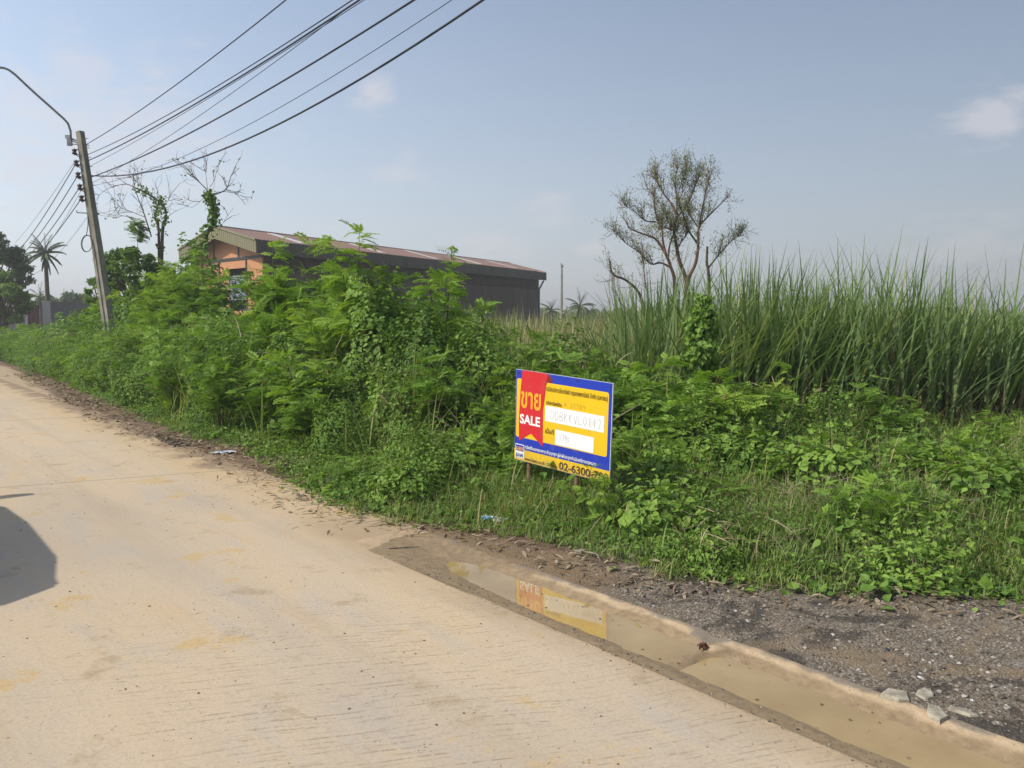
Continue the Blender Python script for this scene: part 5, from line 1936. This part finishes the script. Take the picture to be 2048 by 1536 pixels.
def palm(px, Y, crown_py, top_py, label, seed, nf=22, fl=3.2, lean=.0, bare=False, group=None):
    r = np.random.default_rng(seed)
    b = at(px, 640, Y); H = zt_(crown_py, Y)
    o = empty('coconut_palm' if not bare else 'dead_palm_trunk', (b.x, b.y, 0))
    gt = Geo()
    q = np.linspace(0, 1, 9)
    P = np.column_stack([lean * np.sin(q * 2.2) * H * .05, 0 * q, H * q])
    gt.tube(P, np.linspace(.24, .13, 9) if not bare else np.linspace(.19, .11, 9) + .012 * np.sin(q * 30), 8)
    if bare:
        gt.tube([P[-1], P[-1] + np.array([.05, 0, .25]), P[-1] + np.array([-.15, 0, .6])], [.13, .19, .03], 7)
        gt.build('trunk', M['pole'], o)
        tag(o, label, 'palm trunk')
        return o
    gt.build('trunk', M['bark'], o)
    gl = Geo()
    T, F = [], []
    top = P[-1]
    for i in range(nf):
        az = 2.4 * i + r.uniform(-.2, .2)
        el = math.radians(r.uniform(-30, 62) if i % 5 else r.uniform(60, 85)) if i > 3 else math.radians(r.uniform(-75, -40))
        L = fl * r.uniform(.8, 1.08)
        d = np.array([math.cos(az) * math.cos(el), math.sin(az) * math.cos(el), math.sin(el)])
        m = 12
        p = top.copy(); pts = [p.copy()]
        for k_ in range(m):
            d = d + np.array([0, 0, -.075 - .05 * k_ / m]); d /= np.linalg.norm(d)
            p = p + d * L / m
            pts.append(p.copy())
        pts = np.array(pts)
        gl.tube(pts, np.linspace(.05, .012, m + 1), 4, .8, cap=False)
        dr = nrm(np.gradient(pts, axis=0))
        fi = np.linspace(1.2, m - .2, 34)
        i0 = np.minimum(fi.astype(int), m - 1); f = (fi - i0)[:, None]
        pp = pts[i0] * (1 - f) + pts[i0 + 1] * f
        dd_ = dr[i0]
        side_ = nrm(np.cross(dd_, np.array([0, 0, 1.0])))
        ll = L * .17 * np.sin(np.clip((fi / m) * 1.05 + .12, 0, 1.15) * 2.6)
        for sg_ in (-1, 1):
            D = dd_ * .7 + side_ * sg_ + np.array([0, 0, -.55])
            stamp(gl, *strip_T(2, .5, 1.0, .5), pp, D, np.array([0, 0, 1.0]) + .2 * side_ * sg_, np.maximum(ll, .12), .07, np.clip(.45 + r.normal(0, .15, len(pp)), 0, 1))
    gl.build('crown', M['palm'], o)
    tag(o, label, 'palm', group)
    return o


palm(97, 66, 508, 475, 'tall coconut palm standing alone left of the pole', 701, 26, 1.8)
palm(1103, 112, 621, 600, 'small coconut palm left of the bare palm trunk', 702, 20, 2.2)
palm(1160, 106, 612, 597, 'bushy coconut palm right of the bare palm trunk', 703, 24, 2.5)
palm(1123, 100, 536, 530, 'tall bare palm trunk without its crown, on the horizon', 704, bare=True)
for i, (px, Y, cy, lab) in enumerate([(1182, 122, 632, 'low palm just right of the bushy coconut palm'), (1205, 125, 634, 'tiny palm between the low palm and the sparse tree'), (1130, 124, 634, 'tiny palm touching the bare trunk'),
                                      (128, 96, 608, 'short palm on the horizon right of the coconut palm foot'), (82, 92, 596, 'short palm left of the coconut palm foot')]):
    palm(px, Y, cy, cy, lab, 710 + i, 14, 2.0)

# leafless tree with creepers, right of the pole
def bare_sapling(name, px, Y, mains, seed, label, twn, leafy=0.0, leafm='vine', tl=(.4, 1.0), nleaf=200, r0=.045, sprawl=1.0):
    r = np.random.default_rng(seed)
    gs, gl = Geo(), Geo()
    b = at(px, 640, Y); b = np.array([b.x, b.y, 0])
    tips = []
    for i, (pp, ra, rb, twigs) in enumerate(mains):
        P = [at(x, y, Y + .25 * math.sin(i * 2.1) * k_ / len(pp)) for k_, (x, y) in enumerate(pp)]
        Q = smooth_path(P) - b
        gs.tube(Q, np.linspace(ra, rb, len(Q)), 6, cap=False)
        for _ in range(twigs):
            j = r.integers(len(Q) // 3, len(Q))
            d = (Q[j] - Q[j - 1]); d = d / np.linalg.norm(d) + r.normal(0, .7, 3) * np.array([1, .8, .8]) * sprawl
            twig(r, Q[j], d, r.uniform(*tl), .009, gs, tips, 1, .15, .5, 2)
        if leafy and i < 2:
            m = nleaf
            q_ = Q[r.integers(0, len(Q), m)] + r.normal(0, .075, (m, 3)) * leafy
            leaves(gl, q_, r.normal(0, 1, q_.shape) + np.array([0, 0, -.5]), r.normal(0, 1, q_.shape) + np.array([0, 0, .5]), r.uniform(.06, .12, m), np.clip(r.normal(.42, .15, m), 0, 1))
    if tips:
        tp = np.vstack([t_[r.integers(0, len(t_), 1)] for t_ in tips])
        tp = tp[r.uniform(size=len(tp)) < .35]
        leaves(gl, tp, r.normal(0, 1, tp.shape), r.normal(0, 1, tp.shape), .07, .45)
    o = empty(name, tuple(b))
    gs.build('trunk', M['bark'], o)
    gl.build('creeper_leaves', M[leafm], o)
    tag(o, label, 'tree')
    return o


Z = lambda x, y: (x / 4.096, 100 + y / 4.096)
bare_sapling('leafless_tree', 322, 27.2, [
    ([(322, 640), Z(1330, 1500), Z(1360, 1380), Z(1340, 1280), Z(1230, 1190), Z(1110, 1130)], .06, .025, 9),
    ([(318, 620), Z(1300, 1480), Z(1270, 1380), Z(1290, 1290), Z(1330, 1200)], .05, .02, 6),
    ([Z(1110, 1130), Z(1040, 1100), Z(960, 1110), Z(920, 1130)], .018, .006, 4),
    ([Z(1240, 1530), Z(1190, 1370), Z(1150, 1260), Z(1110, 1150), Z(1085, 1010)], .022, .006, 10),
    ([Z(1190, 1370), Z(1090, 1330), Z(990, 1290), Z(940, 1230)], .014, .004, 8),
    ([Z(1170, 1400), Z(1080, 1370), Z(980, 1350), Z(945, 1290), Z(940, 1180), Z(915, 1030)], .012, .004, 5),
    ([Z(1230, 1190), Z(1180, 1130), Z(1110, 1070), Z(1040, 1030)], .012, .004, 4),
    ([Z(1340, 1280), Z(1390, 1210), Z(1400, 1130)], .01, .003, 3),
], 801, 'leafless twiggy tree with creeper on its fork, rising right of the pole', 5, 1.0, tl=(.35, .9), nleaf=180)
bare_sapling('creeper_sapling', 425, 22, [
    ([Z(1640, 1650), Z(1700, 1500), Z(1745, 1400), Z(1735, 1290), Z(1715, 1190)], .05, .03, 0),
    ([Z(1735, 1400), Z(1755, 1300), Z(1725, 1220), Z(1715, 1190)], .03, .02, 0),
    ([Z(1715, 1190), Z(1690, 1140), Z(1640, 1090), Z(1580, 1030), Z(1530, 960)], .020, .005, 9),
    ([Z(1715, 1190), Z(1800, 1170), Z(1860, 1130), Z(1890, 1040), Z(1915, 990)], .020, .005, 9),
    ([Z(1700, 1140), Z(1690, 1050), Z(1680, 980)], .008, .003, 4),
    ([Z(1720, 1120), Z(1760, 1060), Z(1775, 960)], .008, .003, 3),
    ([Z(1690, 1180), Z(1640, 1240), Z(1570, 1290), Z(1530, 1270)], .007, .003, 2),
    ([Z(1860, 1150), Z(1940, 1180), Z(1980, 1195)], .007, .003, 3),
    ([Z(1790, 1480), Z(1850, 1380), Z(1915, 1290)], .006, .003, 2),
], 802, 'leaning sapling wrapped in creeper, its bare forked top above the warehouse gable', 5, 1.0, tl=(.25, .6), nleaf=240)
o = shrub_obj('creeper_mound', *vine_mound(.95, zt_(500, 21.6), 803, 3600, (.08, .14), .45), 'vine', tuple(W(*ST(at(400, 640, 21.6)), 0)))
tag(o, 'creeper climbing the left side of the warehouse gable', 'creeper')
# broad drooping frond plant above the creeper clad tree
gl, gs = leucaena(zt_(444, 27.0), .22, 4, 804, 16, (.3, .5), .7, 0, .82, .62)
b = at(277, 640, 27.0)
o = shrub_obj('leucaena_sapling', gl, gs, 'leucaena', (b.x, b.y, 0))
tag(o, 'pale feathery shoot poking out of the creeper clad tree', 'sapling')

# ------------------------------------------------------------------ walled yard at the left
def wall_seg(name, p0, p1, h, th, mat, label, cat='wall', parts=None):
    a, b = Vector((p0.x, p0.y, 0)), Vector((p1.x, p1.y, 0))
    L = (b - a).length; d = (b - a) / L; nn = Vector((-d.y, d.x, 0)); m = (a + b) / 2
    e = empty(name, tuple(m))
    g = Geo(); g.box((0, 0, h / 2), (L, th, h), axes=[d, nn, (0, 0, 1)]); g.build('wall_panel', M[mat], e)
    g = Geo(); g.box((0, 0, h + .04), (L + .06, th + .08, .08), axes=[d, nn, (0, 0, 1)]); g.build('coping', M[mat], e)
    tag(e, label, cat)
    return e


hz = zt_(607, 60)
wall_seg('yard_wall', at(101, 640, 58), at(215, 640, 63), hz, .15, 'grey_wall', 'grey block wall behind the bushes left of the pole')
g = Geo(); b = at(95, 640, 58); g.box((0, 0, zt_(604, 58) / 2), (.5, .5, zt_(604, 58)), .35); g.box((0, 0, zt_(604, 58) + .04), (.6, .6, .08), .35)
tag(g.build('gate_pillar', M['white_wall'], None, False, (b.x, b.y, 0)), 'white pillar at the left end of the grey block wall', 'pillar')
g = Geo(); b = at(52, 640, 56); g.box((0, 0, zt_(608, 56) / 2), (.28, .28, zt_(608, 56)), .3); g.box((0, 0, zt_(608, 56) + .04), (.36, .36, .08), .3)
tag(g.build('gate_pillar', M['white_wall'], None, False, (b.x, b.y, 0)), 'thin pale gate pillar left of the brown gate', 'pillar')
e = empty('gate', (at(65, 640, 56).x, 56, 0))
g = Geo()
hg = zt_(611, 56)
for i in range(6):
    g.box((-.34 + i * .135, 0, hg / 2), (.11, .04, hg - .1))
g.build('board_panel', M['gatebrown'], e)
g = Geo()
g.box((0, 0, hg - .02), (.9, .06, .08)).box((0, 0, .3), (.9, .06, .06)).box((-.45, 0, hg / 2), (.06, .06, hg)).box((.45, 0, hg / 2), (.06, .06, hg))
g.build('gate_frame', M['gatebrown'], e)
tag(e, 'brown board gate between the pale pillars at the far left', 'gate')
e = wall_seg('yard_fence', at(-60, 640, 48), at(48, 640, 55), zt_(640, 53), .15, 'white_wall', 'low white wall with short posts under the trees at the left edge')
for i in range(6):
    b = at(-20 + i * 12, 640, 50.6 + i * .8) - Vector((e.location.x, e.location.y, 0))
    g = Geo(); g.box((b.x, b.y, zt_(634, 52) / 2), (.16, .22, zt_(634, 52)), .2); g.build('post', M['white_wall'], e)

# ---- weed clumps scattered over the right-hand verge
r = np.random.default_rng(900)
wl_protos = []
for i in range(3):
    wl_protos.append(shrub_obj('verge_weed', *vine_mound(.30, .42, 910 + i, 420, (.035, .07), .50 + .06 * i, i % 2), 'vine'))
for i in range(2):
    wl_protos.append(shrub_obj('verge_weed', *leucaena(.42, .26, 6, 920 + i, 30, (.10, .17), 0, 1, .1, .5), 'leucaena'))
cntw = 0
seen_ = set()
while cntw < 125:
    s_w = r.uniform(-4.2, 4.2)
    dt_ = r.uniform(.35, 4.3)
    t_w = float(edge_t(s_w)) + dt_
    p = W(s_w, t_w)
    if np.hypot(p[0] - SC.x, p[1] - SC.y) < .75 or n2(np.array([s_w * 1.3]), np.array([t_w * 1.3]), 930)[0] < -.35:
        continue
    dv = np.array([p[0], p[1]])
    if abs(dv[0] / dv[1] - SC.x / SC.y) < .12 and dv[1] < SC.y:
        continue
    j = r.integers(0, 5)
    o = wl_protos[j] if j not in seen_ else copy_tree(wl_protos[j])
    seen_.add(j)
    o.location = (p[0], p[1], .02)
    o.rotation_euler = (0, 0, r.uniform(0, 6.28))
    k_ = r.uniform(.35, .75) + .60 * min(1, dt_ / 3)
    o.scale = (k_ * r.uniform(.9, 1.5), k_ * r.uniform(.9, 1.5), k_)
    qx = p[0] / p[1]
    reg = ('left of and below the sign' if qx < .0 else 'below the sign' if qx < .13 else 'right of the sign' if qx < .28 else 'below the creeper column' if qx < .42 else 'towards the right edge') + (', near the gravel' if dt_ < 1.2 else ', in mid verge' if dt_ < 2.6 else ', near the reeds')
    kd = 'leafy weed clump in the grass ' if j < 3 else 'feathery seedling in the grass '
    tag(o, kd + reg, 'weed', ('weed clumps ' if j < 3 else 'feathery seedlings ') + reg)
    cntw += 1

# ------------------------------------------------------------------ parked van, left of the view: only its shadow reaches the picture
k = NT('silver_paint')
M['carpaint'] = k.principled((.42, .43, .45), .3, None, .5, .4, .6)
M['glass'] = plain('dark_window_glass', (.02, .025, .03), .08, .05, 2, .6)
M['tyre'] = plain('tyre_rubber', (.025, .025, .025), .85, .1, 9, .2)
M['rim'] = plain('alloy_rim', (.45, .45, .46), .35, .05, 5, .5, .8)
M['lamp_red'] = plain('red_lamp', (.35, .02, .02), .2, .05, 5, .5)
vc = W(4.72, -4.52)
van = empty('parked_van', (vc[0], vc[1], 0), math.atan2(DS[1], DS[0]))
tag(van, 'silver van parked on the road whose shadow falls in at the left', 'van')
# stations: x, bottom z, belt z, roof z, half width low, half width roof
ST_ = [(-2.32, .30, .80, .86, .62, .50), (-2.27, .26, .92, 1.02, .76, .58), (-2.14, .28, .98, 1.26, .83, .60), (-1.92, .26, 1.0, 1.44, .85, .64), (-1.2, .24, 1.0, 1.55, .86, .66),
       (0, .24, .99, 1.56, .86, .67), (.7, .24, .98, 1.52, .86, .66), (1.15, .24, .98, 1.36, .86, .64), (1.62, .25, .97, 1.04, .85, .66), (2.0, .28, .86, .90, .80, .66), (2.2, .36, .72, .78, .70, .56), (2.28, .46, .64, .68, .58, .48)]
V, F = [], []
for (x, zb, zm, zr, wl_, wr) in ST_:
    row = [(wl_ * .9, zb), (wl_ * .99, zb + .12), (wl_, (zb + zm) / 2), (wl_ * .99, zm - .08), (wl_ * .965, zm), (wr + (wl_ - wr) * .45, (zm + zr) / 2), (wr + .03, zr - .06), (wr - .08, zr), (wr * .4, zr + .02), (0, zr + .025)]
    full = [(x, y, z) for y, z in row] + [(x, -y, z) for y, z in row[-2::-1]]
    V += full
m = 19
for i in range(len(ST_) - 1):
    for j in range(m - 1):
        F.append([i * m + j, i * m + j + 1, (i + 1) * m + j + 1, (i + 1) * m + j])
    F.append([i * m + m - 1, i * m, (i + 1) * m, (i + 1) * m + m - 1])
g = Geo().add(V, F)
for b0 in (0, (len(ST_) - 1) * m):
    c_ = np.array(V[b0:b0 + m])
    g.add(np.vstack([c_, c_.mean(0)]), [[q, (q + 1) % m, m] for q in range(m)])
g.build('body', M['carpaint'], van, True)


def side_y(x, z):
    for a, b in zip(ST_[:-1], ST_[1:]):
        if a[0] <= x <= b[0]:
            f = (x - a[0]) / (b[0] - a[0])
            zm, zr, wl_, wr = [a[i] + (b[i] - a[i]) * f for i in (2, 3, 4, 5)]
            zs, ys = [zm, (zm + zr) / 2, zr - .06], [wl_ * .965, wr + (wl_ - wr) * .45, wr + .03]
            return float(np.interp(z, zs, ys))
    return .7


for sgn in (1, -1):
    for xs in ((-1.95, -1.05), (-.98, .0), (.07, .98)):
        zt0 = {-1.95: 1.40, -.98: 1.44, .07: 1.42}[xs[0]]
        x1t = xs[1] if xs[0] < 0 else .78
        pts = [(xs[0], 1.03), (xs[1], 1.03), (x1t, zt0 if xs[0] < 0 else 1.38), (xs[0] + (.08 if xs[0] < -1.5 else 0), zt0)]
        g = Geo()
        V_ = [(x, sgn * (side_y(x, z) + .006), z) for x, z in pts]
        g.add(V_ + [(a, b - sgn * .02, c_) for a, b, c_ in V_], [[0, 1, 2, 3], [4, 7, 6, 5], [0, 4, 5, 1], [1, 5, 6, 2], [2, 6, 7, 3], [3, 7, 4, 0]])
        g.build('window', M['glass'], van)
g = Geo()
V_ = [(1.13, -.56, 1.385), (1.13, .56, 1.385), (1.60, .62, 1.075), (1.60, -.62, 1.075)]
g.add([(x + .02, y, z + .025) for x, y, z in V_] + [(x - .02, y, z - .02) for x, y, z in V_], [[0, 1, 2, 3], [4, 7, 6, 5], [0, 4, 5, 1], [1, 5, 6, 2], [2, 6, 7, 3], [3, 7, 4, 0]])
g.build('windscreen', M['glass'], van)
g = Geo()
V_ = [(-2.17, -.52, 1.18), (-2.17, .52, 1.18), (-2.25, .54, 1.0), (-2.25, -.54, 1.0)]
g.add([(x - .02, y, z + .01) for x, y, z in V_] + [(x + .02, y, z) for x, y, z in V_], [[0, 1, 2, 3], [4, 7, 6, 5], [0, 4, 5, 1], [1, 5, 6, 2], [2, 6, 7, 3], [3, 7, 4, 0]])
g.build('rear_window', M['glass'], van)
for x in (-1.42, 1.40):
    for sgn in (1, -1):
        th = np.linspace(0, 2 * math.pi, 25)
        g = Geo()
        prof = [(.19, .10), (.26, .11), (.30, .09), (.315, .05), (.315, -.05), (.30, -.09), (.19, -.10)]
        VV = np.array([[(x + rr_ * math.cos(a), sgn * (.78 + yy), .315 + rr_ * math.sin(a)) for rr_, yy in prof] for a in th[:-1]])
        i = np.arange(24)[:, None]; j = np.arange(6)[None]
        g.add(VV.reshape(-1, 3), np.stack([i * 7 + j, i * 7 + j + 1, ((i + 1) % 24) * 7 + j + 1, ((i + 1) % 24) * 7 + j], -1).reshape(-1, 4))
        wh_ = empty('wheel'); wh_.parent = van
        g.build('tyre', M['tyre'], wh_, True)
        g = Geo()
        c0 = [(x + .2 * math.cos(a), sgn * .85, .315 + .2 * math.sin(a)) for a in th[:-1]]
        g.add(c0 + [(x, sgn * .87, .315)], [[q, (q + 1) % 24, 24] for q in range(24)])
        g.build('rim', M['rim'], wh_)
for sgn in (1, -1):
    g = Geo(); g.box((1.02, sgn * 1.13, 1.08), (.10, .34, .13)).box((1.05, sgn * .90, 1.02), (.06, .20, .05)); g.build('door_mirror', M['carpaint'], van)
    g = Geo(); g.box((-2.28, sgn * .66, .88), (.06, .16, .22)); g.build('tail_lamp', M['lamp_red'], van)
    g = Geo(); g.box((2.12, sgn * .60, .70), (.16, .22, .12)); g.build('headlight', M['rim'], van)
g = Geo(); g.box((-2.30, 0, .40), (.10, 1.20, .22)).box((2.24, 0, .42), (.12, 1.3, .18)); g.build('bumper', M['carpaint'], van)

# ---- denser tangle between the sign, the creeper column and the reeds
r = np.random.default_rng(950)
n_t = 0
for (x0, x1, y0, y1, h0, h1, nn_) in [(1.35, 2.9, 7.9, 10.6, .65, 1.1, 32), (1.45, 4.2, 6.9, 8.6, .30, .55, 24), (3.0, 5.4, 8.8, 10.5, .34, .60, 20), (5.0, 8.2, 9.2, 10.9, .28, .50, 20), (2.4, 8.4, 10.3, 11.0, .30, .55, 16)]:
    for _ in range(nn_):
        x, y = r.uniform(x0, x1), r.uniform(y0, y1)
        if abs(x / y - SC.x / SC.y) < .10 and y < SC.y + .5:
            continue
        pr = r.integers(0, 4) if r.uniform() < .45 else r.integers(4, 7)
        h = r.uniform(h0, h1) * (.75 if pr >= 4 else 1)
        o = copy_tree(sc_protos[pr])
        o.location = (x, y, .02)
        o.rotation_euler = (r.uniform(-.15, .15), r.uniform(-.15, .15), r.uniform(0, 6.28))
        k_ = h / 1.5
        o.scale = (k_ * 1.35, k_ * 1.35, k_)
        reg = ('right of the sign' if x / y < .24 else 'around the creeper column' if x / y < .33 else 'below the middle of the reed bed' if x / y < .5 else 'below the reeds at the right edge') + (', against the reeds' if y > 10.4 else ', in the grass')
        if pr < 4:
            tag(o, 'low feathery leucaena shrub ' + reg, 'shrub', 'low leucaena shrubs ' + reg)
        else:
            tag(o, 'low tangle of broad leafed creeper ' + reg, 'creeper', 'low creeper tangles ' + reg)
        n_t += 1
hero(390, 18.8, 540, leucaena(zt_(540, 18.8), .5, 14, 961, 24, (.24, .36), 0, 4, .12, .55), 'leucaena', 'leucaena_bush', 'leucaena bush covering the lower left of the salmon gable', 'bush')
hero(468, 17.2, 600, leucaena(zt_(640, 17.2), .6, 10, 962, 24, (.22, .34), 0, 3, .15, .5), 'leucaena', 'leucaena_bush', 'leucaena bush under the grey shutter of the warehouse', 'bush')
hero(590, 13.2, 600, leucaena(zt_(590, 13.2), .7, 12, 963, 22, (.22, .34), 0, 3, .2, .5), 'leucaena', 'leucaena_bush', 'leucaena bush between the first two tall saplings', 'bush')
hero(668, 12.6, 560, leucaena(zt_(552, 12.6), .6, 9, 964, 22, (.22, .34), .2, 3, .25, .5), 'leucaena', 'leucaena_sapling', 'shorter leucaena sapling at the left shoulder of the tallest one')
hero(745, 12.4, 540, leucaena(zt_(535, 12.4), .6, 8, 965, 20, (.22, .34), .2, 3, .25, .5), 'leucaena', 'leucaena_sapling', 'shorter leucaena sapling at the right shoulder of the tallest one')
hero(300, 24.0, 600, vine_mound(1.1, zt_(588, 24), 966, 2600, (.08, .13), .5), 'vine', 'creeper_mound', 'broad creeper mound between the pole and the big leucaena bush', 'creeper')
hero(240, 26.0, 610, vine_mound(1.0, zt_(600, 26), 967, 2200, (.08, .13), .45), 'vine', 'creeper_mound', 'creeper mound immediately behind the pole foot', 'creeper')
hero(150, 30.0, 615, vine_mound(1.2, zt_(634, 30), 968, 2200, (.09, .14), .45), 'vine', 'creeper_mound', 'creeper mound in front of the grey block wall', 'creeper')
hero(185, 28.0, 590, leucaena(zt_(606, 28), .8, 10, 969, 18, (.28, .42), 0, 3, .2, .5), 'leucaena', 'leucaena_bush', 'loose leucaena bush left of the pole against the sky', 'bush')

# dead twigs and dry leaves caught in the thicket
g = Geo()
r = np.random.default_rng(970)
n = 900
s_ = r.uniform(1.5, 30, n); t_ = r.uniform(0, 1, n) * 3.2
fr_ = np.interp(s_, FS_, FT_)
hh_, _ = thick_h(s_, fr_ + t_)
P = W(s_, fr_ + t_ + .1, hh_ * r.uniform(.25, .95, n))
D = r.normal(0, 1, (n, 3)) + np.array([-.2, -.2, .4])
stamp(g, *strip_T(3, .8, 1.0, .5), P, D, r.normal(0, 1, (n, 3)) + np.array([0, 0, .5]), r.uniform(.12, .55, n), r.uniform(.006, .014, n) * np.sqrt(np.maximum(1, s_ / 8)), r.uniform(.2, 1, n))
tag(g.build('dead_twigs', M['dry']), 'dead twigs and dry stalks caught in the thicket', 'twigs', kind='stuff')

# ---- hazy humid air
g = Geo()
g.box((0, 1400, 15), (2800, 3200, 36))
mh, nh, lh = mat_new('humid_air')
oh = nh.new("ShaderNodeOutputMaterial")
pv = nh.new("ShaderNodeVolumePrincipled")
pv.inputs['Color'].default_value = (.96, .96, .94, 1)
pv.inputs['Density'].default_value = .0014
pv.inputs['Anisotropy'].default_value = .2
lh.new(pv.outputs[0], oh.inputs['Volume'])
tag(g.build('haze', mh), kind='stuff')

# long grass growing up through the thicket, and floating leaves in the gutter water
g = Geo()
r = np.random.default_rng(980)
n = 5200
s_ = np.concatenate([r.uniform(1.0, 12, n // 2), r.uniform(2, 28, n // 2)]); t_ = r.uniform(-.1, 3.4, n)
ok = r.uniform(size=n) < .30 + .8 * n2(s_ * 1.6, t_ * 1.6, 981)
s_, t_ = s_[ok], t_[ok]
fr_ = np.interp(s_, FS_, FT_)
hh_, _ = thick_h(s_, fr_ + t_)
P = W(s_, fr_ + t_, .0)
away = np.abs((P[:, 0] - SC.x) * ex.x + (P[:, 1] - SC.y) * ex.y)
keep = ~((away < .9) & (((P[:, 0] - SC.x) * ey.x + (P[:, 1] - SC.y) * ey.y) < .25))
P, hh_ = P[keep], hh_[keep]
tint = np.where(r.uniform(size=len(P)) < .22, r.uniform(.86, 1, len(P)), np.clip(r.normal(.62, .14, len(P)), 0, .84))
blades(g, P, hh_ * r.uniform(.75, 1.22, len(P)), r.uniform(.009, .018, len(P)), tint, .30, r, (.1, .3, .35, .25))
tag(g.build('thicket_grass', M['grass']), 'long arching grass growing up through the thicket', 'grass', kind='stuff')
g = Geo()
n = 46
s_ = r.uniform(-3, 1.0, n); t_ = r.normal(-.30, .09, n)
P = W(s_, np.clip(t_, -.46, -.12), WATER + .003)
P[:, 2] = np.maximum(P[:, 2], gutter_z(s_, np.clip(t_, -.46, -.12)) + .003)
leaves(g, P, r.normal(0, 1, (n, 3)) * np.array([1, 1, .05]), np.array([0, 0, 1.0]) + r.normal(0, .12, (n, 3)), r.uniform(.008, .028, n), r.uniform(0, .9, n), 1)
tag(g.build('floating_leaves', M['dry']), 'small brown leaves and scum on the gutter water', 'litter', kind='stuff')
